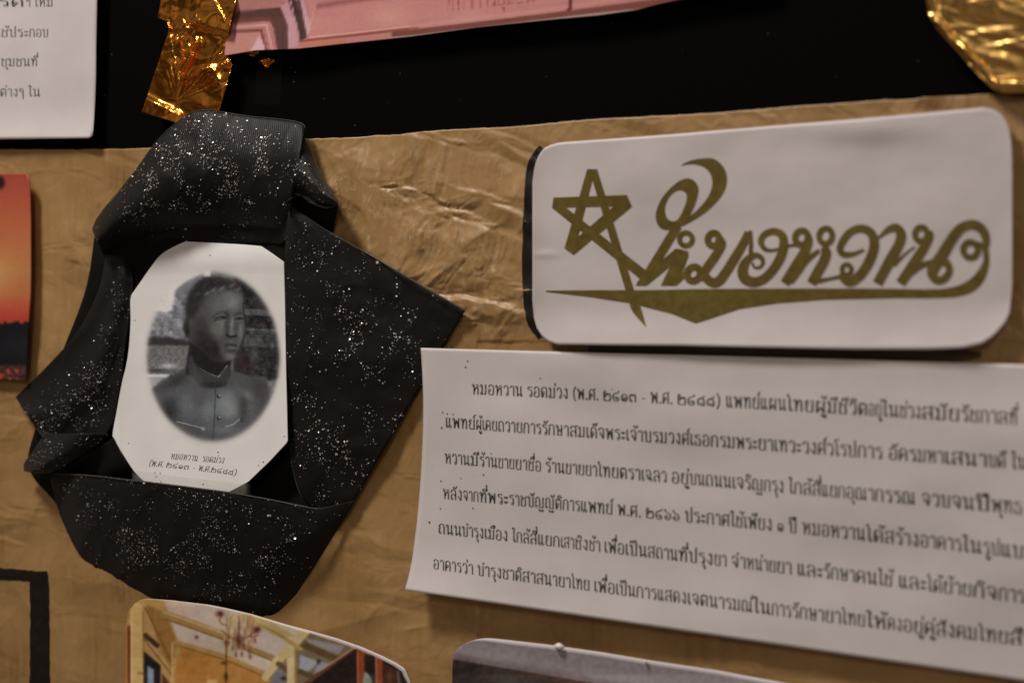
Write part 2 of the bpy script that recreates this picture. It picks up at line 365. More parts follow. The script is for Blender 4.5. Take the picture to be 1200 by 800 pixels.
UP = {'ิ': [('C',-5.2,11.3,-4.2,13.2,-2.2,13,-.9,11.3),('L',-.9,11.3,-5.2,11.3)],
'ี': [('C',-5.2,11.3,-4.2,13.2,-2.2,13,-.9,11.3),('L',-.9,11.3,-5.2,11.3),('L',-.9,11.3,-.9,14.2)],
'ื': [('C',-5.2,11.3,-4.2,13.2,-2.4,13,-.9,11.3),('L',-.9,11.3,-5.2,11.3),('L',-.9,11.3,-.9,14.2),('L',-2.3,12.4,-2.3,14.2)],
'ั': [('O',-4.0,12.2,.8),('C',-4,11.4,-2.2,11.2,-.4,13.8)],
'็': [('O',-2.4,12.2,.7),('C',-5,11.2,-4.8,13.2,-3.2,13.6,-1.8,13.2,-.4,14.6)]}
TONE = {'่': [('L',-1.2,11.6,-1.2,14.2)],
'้': [('O',-3.2,13.6,.65),('C',-3.2,12.8,-1.8,11.8,-.8,12.4,-.2,14.4)],
'์': [('O',-2.0,12.1,.75),('C',-1.4,12.7,-1.8,13.6,.2,15)]}
DOWN = {'ุ': [('O',-1.9,-1.9,.7),('L',-1.1,-1.9,-1.1,-4.4)], 'ู': [('O',-3.5,-1.9,.7),('L',-2.7,-1.9,-2.7,-3.9,-.9,-3.9,-.9,-1.3)]}
PITCH = 9.3          # baseline-independent: glyph units per body height handled by size

def glyph_ops(text):
    out = []; pen = 0.0; up = False; tall = 0
    for ch in text:
        if ch in UP: out.append((pen+tall, 0, UP[ch])); up = True
        elif ch in TONE: out.append((pen+tall, 3.2 if up else 0, TONE[ch]))
        elif ch in DOWN: out.append((pen, 0, DOWN[ch]))
        elif ch == 'ำ':
            out.append((pen, 0, [('O', -1.6, 12.4, .8)])); g = GL['า']; out.append((pen, 0, g[1])); pen += g[0]; up = False; tall = 0
        else:
            g = GL[ch]; out.append((pen, 0, g[1])); pen += g[0]; up = False; tall = -2.0 if ch == 'ป' else 0
    return out, pen

# segs: [(text, start px)], end px; base: y of the baseline at px (function); size: body height in px (function)
def draw_text(ink, segs, endpx, base, size, slant=0.0, weight=1.0, thin=.36, thick=.66):
    text = ''; ux = []; px = []
    for s, x in segs:
        ux.append(glyph_ops(text)[1]); px.append(x); text += s
    ops, total = glyph_ops(text); ux.append(total); px.append(endpx)
    def tomap(gx, gy):
        x = np.interp(gx, ux, px); k = size(x)/10
        return np.stack([x+slant*gy*k, base(x)-gy*k], 1)
    for pen, dy, shapes in ops:
        for sh in shapes:
            kind, a = sh[0], sh[1:]
            if kind == 'O':
                t = np.linspace(0, 2*math.pi, 13); P = np.stack([a[0]+a[2]*1.08*np.cos(t), a[1]+a[2]*1.12*np.sin(t)], 1); ww = .42
            else:
                P = np.array(a, float).reshape(-1, 2); ww = None
                if kind == 'C': P = catmull(P, 14)
            P = P*np.array([.90, 1.0]); 
            runs = [P] if kind != 'L' else [P[i:i+2] for i in range(len(P)-1)]
            for R in runs:
                d = np.gradient(R, axis=0) if len(R) > 2 else np.repeat(R[1:]-R[:1], 2, 0)
                d = d/np.maximum(np.hypot(d[:, 0], d[:, 1]), 1e-9)[:, None]
                if kind == 'L': R = np.array([R[0]-d[0]*.15, R[1]+d[1]*.15])
                w = (thin+(thick-thin)*np.abs(d[:, 1])**1.5)[:, None]*.72*weight if ww is None else .25*weight
                nn = np.stack([-d[:, 1], d[:, 0]], 1)*w
                A = R+nn; B = R-nn
                ink.strip(tomap(A[:, 0]+pen, A[:, 1]+dy), tomap(B[:, 0]+pen, B[:, 1]+dy))

# ------------------------------------------------------------------ little painter for the printed pictures
class Canvas:
    grey, dark = .10, 1.0
    def __init__(s, x0, y0, x1, y1, k, bg):
        s.x0, s.y0, s.k = x0, y0, k
        s.H, s.W = int((y1-y0)*k)+1, int((x1-x0)*k)+1
        s.a = np.ones((s.H, s.W, 3))*np.array(bg, float)
        s.X, s.Y = np.meshgrid(x0+np.arange(s.W)/k, y0+np.arange(s.H)/k)
    def blur(s, m, sig):
        sig *= s.k
        if sig < .3: return m
        r = int(3*sig)+1; g = np.exp(-.5*(np.arange(-r, r+1)/sig)**2); g /= g.sum()
        p = np.pad(m, ((r, r), (r, r)), mode='edge')
        p = np.stack([np.convolve(row, g, 'valid') for row in p]); p = np.stack([np.convolve(c, g, 'valid') for c in p.T]).T
        return p
    def put(s, m, c, al=1):
        m = np.clip(m*al, 0, 1)[..., None]; s.a = s.a*(1-m)+np.array(c, float)*m
    def pmask(s, P):
        m = np.zeros((s.H, s.W), bool); P = list(P); j = len(P)-1
        for i in range(len(P)):
            xi, yi = P[i]; xj, yj = P[j]
            if yi != yj:
                m ^= ((yi > s.Y) != (yj > s.Y)) & (s.X < (xj-xi)*(s.Y-yi)/(yj-yi)+xi)
            j = i
        return m.astype(float)
    def poly(s, P, c, blur=.6, al=1): s.put(s.blur(s.pmask(P), blur), c, al)
    def blob(s, x, y, rx, ry, c, al=1, rot=0, pw=1.0):
        co, si = math.cos(rot), math.sin(rot); dx, dy = s.X-x, s.Y-y
        d = ((dx*co+dy*si)/rx)**2+((-dx*si+dy*co)/ry)**2
        s.put(np.exp(-d**pw), c, al)
    def line(s, P, w, c, al=1, soft=.5):
        d = np.full((s.H, s.W), 1e9)
        for (ax, ay), (bx, by) in zip(P[:-1], P[1:]):
            L = (bx-ax)**2+(by-ay)**2+1e-9
            t = np.clip(((s.X-ax)*(bx-ax)+(s.Y-ay)*(by-ay))/L, 0, 1)
            d = np.minimum(d, np.hypot(s.X-ax-t*(bx-ax), s.Y-ay-t*(by-ay)))
        s.put(np.clip((w/2+soft-d)/(2*soft), 0, 1), c, al)
    def noise(s, amp, scale, seed, m=None):
        n = (fbm(s.X/scale, s.Y/scale, seed, 3)-.5)*2*amp
        if m is not None: n = n*m
        s.a = s.a+n[..., None]
    def sample(s, px, py):
        fx = np.clip((px-s.x0)*s.k, 0, s.W-1.001); fy = np.clip((py-s.y0)*s.k, 0, s.H-1.001)
        ix = fx.astype(int); iy = fy.astype(int); ux = (fx-ix)[:, None]; uy = (fy-iy)[:, None]
        a = s.a
        a = a*(1-s.grey)+a.mean(2, keepdims=True)*s.grey
        c = (a[iy, ix]*(1-ux)+a[iy, ix+1]*ux)*(1-uy)+(a[iy+1, ix]*(1-ux)+a[iy+1, ix+1]*ux)*uy
        return albedo(np.clip(c, 0, 255))*s.dark

def paint_portrait():
    c = Canvas(125, 275, 345, 600, 2.0, (190, 178, 171))
    paper = c.a.copy()*1.075
    z = lambda P: [(190+x/6.667, 310+y/6.667) for x, y in P]
    q = lambda P: [(160+x/6.667, 410+y/6.667) for x, y in P]
    def Zb(x, y, rx, ry, col, al=1, rot=0, pw=1.0): c.blob(190+x/6.667, 310+y/6.667, rx/6.667, ry/6.667, col, al, rot, pw)
    def Qb(x, y, rx, ry, col, al=1, rot=0, pw=1.0): c.blob(160+x/6.667, 410+y/6.667, rx/6.667, ry/6.667, col, al, rot, pw)
    c.a[:] = (98, 95, 96)
    c.poly(z([(-200,-50),(330,-50),(330,60),(280,90),(170,150),(110,200),(85,380),(-200,380)]), (196,186,180), 2.0)
    c.poly(z([(85,420),(110,200),(170,150),(290,85),(320,120),(240,200),(190,420)]), (112,109,113), 1.6)
    c.poly(z([(-200,380),(230,360),(230,560),(-200,560)]), (114,110,113), 2.0)
    c.noise(38, 5, 3, ((c.X < 228) & (c.Y > 345)).astype(float))
    c.poly(z([(-200,565),(60,570),(230,600),(230,635),(-200,630)]), (56,50,51), 1.2)
    c.poly(z([(-200,632),(240,640),(240,860),(-200,860)]), (100,94,92), 1.2)
    c.noise(22, 2.5, 8, ((c.X < 228) & (c.Y > 404)).astype(float))
    Qb(250, 125, 70, 24, (160,155,156), .9); Qb(150, 160, 90, 16, (58,56,56), .9)
    c.poly(q([(40,190),(270,190),(230,215),(40,218)]), (182,172,170), .8)
    c.poly(q([(40,218),(220,215),(120,300),(40,330)]), (146,138,140), 1.2)
    c.poly(z([(370,20),(570,40),(600,140),(330,110),(370,60)]), (88,92,88), 1.4); c.noise(12, 3, 4, (c.Y < 330).astype(float))
    c.poly(z([(322,40),(378,40),(378,100),(330,105)]), (196,196,178), 1.0)
    c.poly(z([(560,80),(700,90),(860,300),(960,450),(960,900),(560,900)]), (50,46,46), 1.2)
    c.poly(z([(565,85),(720,100),(800,230),(640,300),(625,190)]), (33,32,32), 1.6)
    for y0, y1, col in ((345,395,(82,80,80)),(400,465,(42,39,39)),(497,512,(96,97,93)),(512,535,(70,71,69)),(540,640,(66,65,63)),(640,720,(48,44,43))):
        c.poly(z([(640,y0),(960,y0+12),(960,y1+12),(640,y1)]), col, .8)
    c.noise(20, 5, 12, (c.X > 284).astype(float)); c.noise(14, 1.8, 13, (c.X > 284).astype(float))
    Zb(720,700,40,70,(88,84,80),.7); Zb(860,640,40,60,(40,38,38),.9); Zb(640,770,60,40,(58,40,41),.7); Zb(860,630,18,30,(105,105,108),.7)
    # body
    c.poly(q([(95,318),(200,250),(300,188),(390,132),(425,60),(720,60),(745,160),(900,205),(1010,205),(1050,400),(900,700),(500,800),(150,700)]), (76,73,74), 1.0)
    Qb(320,235,120,50,(54,49,50),.8,-.5); Qb(250,350,110,40,(88,88,91),.7,-.4); Qb(390,430,80,110,(100,100,103),.75); Qb(470,220,50,60,(92,88,88),.6)
    Qb(255,490,70,110,(50,47,48),.95); Qb(560,470,70,110,(106,108,111),.8); Qb(700,420,95,120,(116,117,117),.85,0,1.2); Qb(740,470,60,70,(126,127,126),.5)
    Qb(860,350,60,32,(118,116,115),.7,.6); Qb(835,450,34,110,(60,60,58),.8); Qb(960,310,60,90,(60,56,55),.7); Qb(900,470,40,110,(92,91,92),.5); Qb(440,670,140,50,(74,70,71),.8); Qb(490,380,40,70,(80,77,78),.6)
    Qb(680,620,120,40,(104,108,108),.6)
    c.poly(z([(215,600),(300,640),(480,770),(545,740),(520,860),(180,860)]), (44,39,39), 1.0)
    c.poly(q([(425,30),(480,150),(560,190),(640,215),(720,110),(740,190),(690,280),(590,298),(500,285),(440,220),(395,130)]), (60,57,58), 1.0)
    c.poly(q([(430,0),(720,0),(712,110),(640,206),(540,168),(450,90)]), (37,33,33), .9)
    Qb(600,272,90,24,(42,40,41),.9); Qb(470,230,30,70,(84,80,80),.5,-.3)
    c.line(q([(495,145),(560,180),(640,209)]), .9, (112,104,102), .8); c.line(q([(640,209),(688,150),(706,122)]), 1.1, (138,132,130), .85); c.line(q([(655,190),(690,145)]), .7, (50,46,46), .9)
    c.line(q([(617,295),(610,520),(596,715)]), .9, (50,49,51), .9)
    for x, y in ((640,362),(642,532)): Qb(x,y,17,17,(52,52,54),1,0,2); Qb(x+7,y-7,7,7,(165,165,165),.9)
    c.line(q([(318,560),(400,580),(520,610)]), 1.1, (140,138,136), .9); c.line(q([(320,570),(520,625)]), .8, (58,55,55), .6); Qb(520,618,14,12,(150,148,146),.8)
    c.line(q([(700,598),(760,578),(805,540)]), 1.2, (146,146,146), .8); c.line(q([(815,530),(820,560)]), 1.2, (45,45,44), .8)
    # head
    c.poly(z([(330,100),(450,98),(560,130),(622,190),(630,240),(632,330),(652,470),(645,540),(610,640),(545,738),(480,765),(380,740),(290,650),(235,615),(198,570),(168,490),(170,435),(188,420),(185,330),(212,230),(262,150)]), (76,71,70), .8)
    Zb(300,280,130,110,(72,66,65),.8); Zb(540,290,70,70,(116,113,111),.95); Zb(440,320,80,80,(94,90,88),.85); Zb(520,250,30,60,(98,94,92),.5)
    c.poly(z([(330,100),(450,98),(560,130),(622,190),(628,225),(600,200),(560,185),(520,205),(480,180),(420,185),(370,215),(320,270),(280,350),(245,425),(188,425),(185,330),(212,230),(262,150)]), (47,43,43), 2.4)
    for x, y, r in ((350,225,26),(400,200,24),(470,185,26),(545,165,24),(600,190,18)): Zb(x,y,r,r*.5,(104,100,97),.75,-.6)
    for x, y, r in ((280,230,24),(250,320,20),(330,160,26),(430,130,26),(310,290,20),(520,130,18)): Zb(x,y,r,r*.5,(66,62,60),.6,-.7)
    c.noise(9, 1.8, 21, ((c.Y < 345) & (c.X > 216) & (c.X < 284)).astype(float))
    Zb(290,470,60,60,(62,57,56),.7); Zb(345,575,100,95,(42,37,37),.95); Zb(400,670,90,50,(42,38,37),.8); c.poly(z([(240,600),(420,600),(470,700),(500,765),(380,745),(290,650)]), (42,37,37), 2.0, .9)
    Zb(200,500,36,75,(50,46,45),.95,0,2); Zb(222,470,12,50,(84,80,78),.6); Zb(195,520,12,34,(34,31,31),.8)
    Zb(415,500,55,74,(94,90,87),.85); Zb(455,520,34,60,(96,93,90),.8); Zb(612,520,18,70,(108,105,102),.85); Zb(470,460,14,34,(112,108,105),.6)
    c.line(z([(395,415),(430,382),(470,368),(522,390)]), 1.5, (50,46,45), .6, 1.4); Zb(505,400,20,34,(50,46,45),.75)
    c.line(z([(412,440),(430,418),(465,405),(498,418)]), 2.0, (38,34,34), .78, 1.1); Zb(450,425,18,9,(66,62,60),.9); c.line(z([(415,450),(455,446),(498,432)]), 1.2, (112,108,105), .75); Zb(474,414,10,9,(26,24,24),.9); Zb(604,424,9,8,(28,26,26),.9); c.line(z([(425,402),(462,390),(500,400)]), .9, (100,96,93), .6); c.line(z([(580,408),(625,402)]), .8, (98,94,91), .5)
    c.line(z([(555,400),(590,380),(628,380)]), 1.4, (50,46,45), .6, 1.2); c.line(z([(572,428),(600,415),(630,422)]), 1.8, (38,34,34), .75, 1.0); c.line(z([(575,440),(625,438)]), .9, (98,95,92), .6)
    Zb(545,470,16,70,(112,108,105),.85,.1); Zb(508,490,16,50,(58,54,52),.6,.1); Zb(580,500,14,40,(72,68,66),.45); Zb(548,535,20,18,(104,100,97),.7)
    c.line(z([(508,552),(532,566),(555,562),(578,555)]), 2.2, (34,30,30), .9, 1.0); Zb(505,545,14,16,(48,44,43),.6)
    Zb(545,600,34,10,(92,88,85),.7); c.line(z([(495,634),(518,626),(545,630),(578,630)]), 1.5, (42,36,36), .85, 1.0); Zb(535,622,26,8,(62,56,55),.6); Zb(540,650,28,9,(100,95,92),.75); c.line(z([(512,670),(540,678),(568,672)]), 2.0, (50,45,44), .7, 1.4)
    Zb(535,715,44,22,(102,98,95),.9); Zb(470,660,24,60,(88,84,81),.6); Zb(600,600,16,60,(84,80,78),.6)
    c.line(z([(632,300),(640,380),(654,480),(645,545),(605,650)]), .8, (34,31,31), .7)
    c.noise(4, 4, 35, (c.Y < 520).astype(float)); c.noise(6, 1.3, 31)
    for x, y, r in ((360,620,24),(300,440,26),(470,560,12),(420,430,14)): Zb(x,y,r,r*.7,(58,53,52),.45,.5)
    # soft oval
    d = np.hypot((c.X-249.8)/79.5, (c.Y-418)/101.0); m = 1/(1+np.exp((d-.975)/.016)); m = m[..., None]
    c.a = np.clip(60+(c.a-64)*1.22, 20, 235)
    c.a = paper*(1-m)+c.a*m
    c.grey = .0; c.dark = 1.12
    return c

def paint_room():
    c = Canvas(140, 690, 490, 830, 2.0, (170, 112, 52))
    z = lambda P: [(140+x/3.4286, 690+y/3.4286) for x, y in P]
    P = lambda pts, col, b=.6, al=1: c.poly(z(pts), col, b, al)
    L = lambda pts, w, col, al=1, s=.5: c.line(z(pts), w/3.4286, col, al, s)
    def B(x, y, rx, ry, col, al=1): c.blob(140+x/3.4286, 690+y/3.4286, rx/3.4286, ry/3.4286, col, al)
    P([(100,20),(440,60),(760,165),(590,350),(430,280),(225,215)], (198,174,160)); B(230,80,90,40,(196,158,128),.6)
    P([(205,205),(430,262),(595,345),(700,377),(700,480),(205,480)], (174,116,56)); B(420,350,120,60,(186,130,66),.6); B(300,320,120,90,(164,102,46),.5)
    P([(90,30),(180,45),(235,205),(215,480),(40,480),(30,120)], (178,134,80)); P([(110,60),(185,95),(232,215),(205,330),(150,200)], (150,104,54))
    L([(180,102),(300,142),(425,190)], 34, (160,118,70)); L([(180,92),(425,178)], 8, (192,156,104)); L([(180,118),(425,204)], 6, (120,84,46))
    L([(430,195),(432,275)], 24, (196,168,128)); L([(500,230),(640,285)], 24, (160,124,78)); L([(500,240),(640,297)], 5, (120,86,48))
    L([(225,212),(430,272),(600,345)], 18, (172,130,76)); L([(225,222),(430,284),(600,357)], 4, (112,76,38))
    L([(520,110),(600,150),(700,205)], 40, (186,152,100)); L([(530,122),(700,214)], 6, (140,104,60)); L([(515,96),(740,170)], 8, (206,180,136))
    P([(705,190),(745,165),(950,235),(740,400),(700,400)], (120,100,76)); P([(742,195),(905,228),(880,262),(760,215)], (150,136,136)); P([(725,262),(800,290),(770,322),(722,345)], (156,150,156)); P([(800,290),(850,300),(780,340)], (146,140,146))
    L([(725,215),(880,285)], 26, (96,74,46)); L([(725,330),(770,350)], 22, (90,72,46)); B(800,290,8,10,(40,30,26))
    L([(745,172),(640,280),(590,352)], 36, (202,172,122)); L([(760,185),(600,362)], 6, (150,116,72))
    P([(610,350),(665,285),(690,377),(690,480),(600,480)], (120,110,112)); L([(640,300),(680,330)], 22, (98,76,48)); B(660,357,12,8,(45,34,28))
    L([(690,205),(690,480)], 34, (204,176,130)); L([(708,225),(708,480)], 9, (150,112,64)); L([(668,200),(728,240)], 16, (176,138,86))
    P([(730,400),(948,238),(1200,330),(1200,480),(730,480)], (38,26,24)); L([(940,240),(735,385)], 10, (104,52,30)); L([(945,234),(800,330)], 5, (172,150,130))
    for x in (968, 1042): L([(x,250),(x+4,480)], 30, (134,60,36)); L([(x-12,250),(x-8,480)], 6, (172,92,60))
    B(990,250,30,14,(150,72,46),.8); P([(1060,300),(1130,330),(1130,480),(1060,480)], (66,36,24), 1.2); B(1085,350,12,30,(110,70,44),.6)
    P([(985,330),(1000,340),(1012,360),(1015,400),(975,400),(980,360)], (150,148,138), .5); B(1000,370,24,20,(120,120,90),.7); L([(1118,330),(1126,400)], 10, (112,108,104), .6)
    L([(68,80),(68,480)], 52, (200,160,98)); L([(38,150),(40,480)], 12, (110,48,34)); L([(95,90),(98,480)], 5, (140,98,52)); L([(48,90),(48,480)], 6, (216,182,126))
    L([(105,75),(215,305)], 7, (124,80,40)); L([(100,200),(215,350)], 5, (110,72,40)); L([(105,185),(150,225)], 20, (50,36,30), .9); L([(120,215),(200,310)], 6, (190,150,96), .7)
    P([(98,248),(165,305),(165,400),(98,400)], (30,26,28)); P([(112,305),(138,322),(138,400),(112,400)], (132,140,152)); L([(75,335),(105,340)], 4, (80,54,32)); P([(170,335),(205,380),(205,480),(170,480)], (92,46,28)); B(232,250,12,20,(200,170,120),.7); B(222,240,14,30,(150,110,66),.6)
    L([(212,215),(212,480)], 6, (196,156,98)); P([(350,362),(392,362),(392,400),(350,400)], (196,158,100))
    # chandelier
    B(470,130,80,50,(212,176,138),.75); B(560,120,30,30,(214,182,126),.7); B(430,95,40,14,(206,180,166),.5)
    L([(430,205),(428,377)], 5, (96,60,30)); B(428,350,9,16,(70,44,24)); B(420,295,14,6,(80,52,28)); B(432,213,11,11,(70,40,26))
    rs = random.Random(4)
    for i in range(70):
        x = 425+rs.random()*115; y = 95+rs.random()*95; l = 16+rs.random()*40
        L([(x,y),(x+rs.uniform(-5,5),y+l)], 4, (178+rs.uniform(-60,30),124+rs.uniform(-44,34),74), .6)
    for x, y in ((430,220),(455,235),(468,262),(492,258),(520,245),(525,270),(440,190),(545,205),(480,232),(500,228)):
        L([(x,y-40),(x,y)], 4.5, (140,88,50), .8); B(x,y+2,5,9,(124,70,42))
    B(480,205,15,22,(86,40,28)); L([(480,130),(480,225)], 5, (112,58,36), .8)
    for e in (-1, 1):
        L([(480,205),(480+e*40,190),(480+e*70,165)], 5, (124,70,44), .8)
    L([(410,105),(400,125),(412,140),(432,146)], 4, (124,66,44), .9); L([(552,165),(556,185),(540,192),(520,188)], 4, (124,66,44), .9)
    for x, y in ((404,98),(553,161)): B(x,y,16,12,(84,28,26),1)
    B(310,192,6,7,(70,40,30))
    c.noise(9, 7, 6); c.noise(9, 2.0, 5); c.a = np.stack([c.blur(c.a[..., k], .75) for k in range(3)], 2); c.grey = .0; c.dark = 1.12
    return c

def paint_facade():
    c = Canvas(255, -40, 800, 75, 2.0, (196, 120, 112))
    z = lambda P: [(260+x/5.4545, y/5.4545) for x, y in P]
    P = lambda pts, col, b=.7, al=1: c.poly(z(pts), col, b, al)
    L = lambda pts, w, col, al=1, s=.6: c.line(z(pts), w/5.4545, col, al, s)
    P([(-40,-260),(380,-260),(400,40),(60,75),(-40,75)], (178,110,102))
    P([(40,78),(375,48),(425,150),(425,330),(350,330),(330,190),(300,120),(40,150)], (92,54,48)); P([(40,120),(300,110),(320,130),(300,140),(40,160)], (112,58,48))
    P([(40,160),(280,135),(330,190),(355,330),(270,330),(250,215),(40,215)], (180,108,100)); L([(40,180),(285,160),(325,330)], 14, (206,146,140)); L([(40,205),(250,195),(285,330)], 16, (122,60,52))
    P([(-40,222),(230,215),(260,330),(-40,380)], (196,124,110)); P([(240,225),(275,300),(275,330),(180,330)], (216,160,164))
    P([(375,40),(425,20),(470,160),(490,300),(425,310),(420,160)], (196,136,142)); P([(410,-60),(460,-60),(540,240),(500,270),(480,150),(440,60)], (72,44,42)); L([(440,10),(490,240)], 9, (190,132,132)); P([(460,-60),(500,-60),(570,180),(545,240)], (210,150,158)); P([(480,0),(500,0),(545,240),(520,245)], (84,50,46))
    P([(500,-260),(3200,-260),(3200,-60),(1500,60),(1200,150),(560,240),(570,170)], (202,124,116)); c.blob(455, 20, 22, 14, (222,150,132), .7); c.blob(560, 20, 60, 14, (212,138,130), .5)
    L([(615,40),(900,-5),(1300,-60)], 34, (150,80,76), .8, 2.5); L([(560,180),(600,20)], 8, (214,150,150), .7)
    L([(560,240),(800,215),(1200,170)], 10, (226,160,146), .8); L([(500,265),(800,232),(1250,180)], 16, (150,70,58), .9)
    P([(500,275),(780,248),(800,290),(480,300)], (196,112,88))
    w = lambda P: [(480+x/3.75, y/3.75) for x, y in P]
    c.poly(w([(-80,140),(0,132),(400,85),(700,48),(1000,8),(1200,-16),(1200,0),(1060,28),(980,45),(700,75),(400,110),(0,160),(-80,170)]), (128,66,56), .7)
    c.line(w([(-80,166),(0,161),(400,112),(700,76),(980,45)]), 1.8, (170,150,142), .9, .7)
    c.line(w([(0,118),(600,45),(900,0)]), 4, (214,140,128), .6, 2.0); c.poly(w([(700,-10),(715,-10),(712,48),(682,52),(698,36)]), (110,40,38), .6)
    # moulded letters, only their lower halves reach into the picture
    T = 'ที่ทำการชุมชน'
    ops, tot = glyph_ops(T)
    for pen, dy, shapes in ops:
        for sh in shapes:
            a = sh[1:]
            if sh[0] == 'O':
                t = np.linspace(0, 2*math.pi, 9); G = np.stack([a[0]+a[2]*np.cos(t), a[1]+a[2]*np.sin(t)], 1)
            else: G = np.array(a, float).reshape(-1, 2); G = catmull(G, 8) if sh[0] == 'C' else G
            x = 522+(G[:, 0]+pen)*1.5; y = 13.5-(x-522)*.105-(G[:, 1]+dy)*1.9
            c.line(list(zip(x, y)), .9, (140,58,44), .75, .7)
    c.noise(7, 1.5, 9)
    return c

def paint_sunset():
    c = Canvas(-60, 190, 50, 460, 2.0, (200, 90, 60))
    Y = np.array([190, 215, 260, 315, 345, 362, 380]); K = np.array([(176,62,46),(190,74,54),(203,98,58),(206,124,68),(204,110,62),(210,76,52),(196,56,42)], float)
    for k in range(3): c.a[..., k] = np.interp(c.Y, Y, K[:, k])
    c.blob(-14, 322, 22, 22, (222,160,88), .7)
    c.blob(0, 214, 6, 8, (40,20,20), .95, 0, 2)
    n = 378+3*fbm(c.X/3, c.Y*0, 2, 3)*2-3
    m = 1/(1+np.exp(-(c.Y-n)/.5)); c.put(m, (24,23,27))
    c.blob(20, 405, 26, 14, (38,38,46), .6)
    m = np.clip((c.Y-426)/3, 0, 1); c.put(m, (74,44,40)); c.noise(26, 2.5, 6, m)
    n = ((fbm(c.X/4, c.Y/4, 7, 3) > .52) & (c.Y > 432) & (c.X < 22)).astype(float); c.put(c.blur(n, .7), (214,66,40), .9)
    c.noise(5, 1.5, 11); c.grey = .12; c.dark = .85
    return c

def paint_street():
    c = Canvas(500, 730, 940, 860, 1.5, (150, 132, 132))
    s = lambda x: 771+(x-530)*.172
    d = c.Y-s(c.X)
    c.put(np.clip((d+.5)/2, 0, 1), (60,42,38)); c.put(np.exp(-((c.X-600)/35)**2-((d-15)/14)**2), (86,76,72), .8)
    c.put(np.exp(-((c.X-680)/45)**2-((d-20)/10)**2), (84,92,100), .7); c.put(np.exp(-((c.X-545)/14)**2-((d-12)/16)**2), (52,46,46), .8)
    c.put(np.exp(-((c.X-690)/70)**2-((d-4)/4)**2), (112,66,52), .8); c.put(np.exp(-((d+12)/6)**2), (164,146,148), .6); c.put(np.exp(-((d+3)/3)**2), (130,104,102), .5)
    c.noise(14, 4, 3)
    return c
# ------------------------------------------------------------------ the setting: the board
def rect(x0, x1, y0, y1, n, m): 
    return (np.stack([np.linspace(x0, x1, n), np.full(n, y0)], 1), np.stack([np.linspace(x0, x1, n), np.full(n, y1)], 1), m)
A, B, nv = rect(-900, 2100, -700, 1500, 40, 40)
tag(sheet('display_board', A, B, nv, lambda x, y, u, v: -.6+0*x, M_BOARD, solid=.004), 'matt black display board behind all the papers, bare in a band', None, kind='structure')

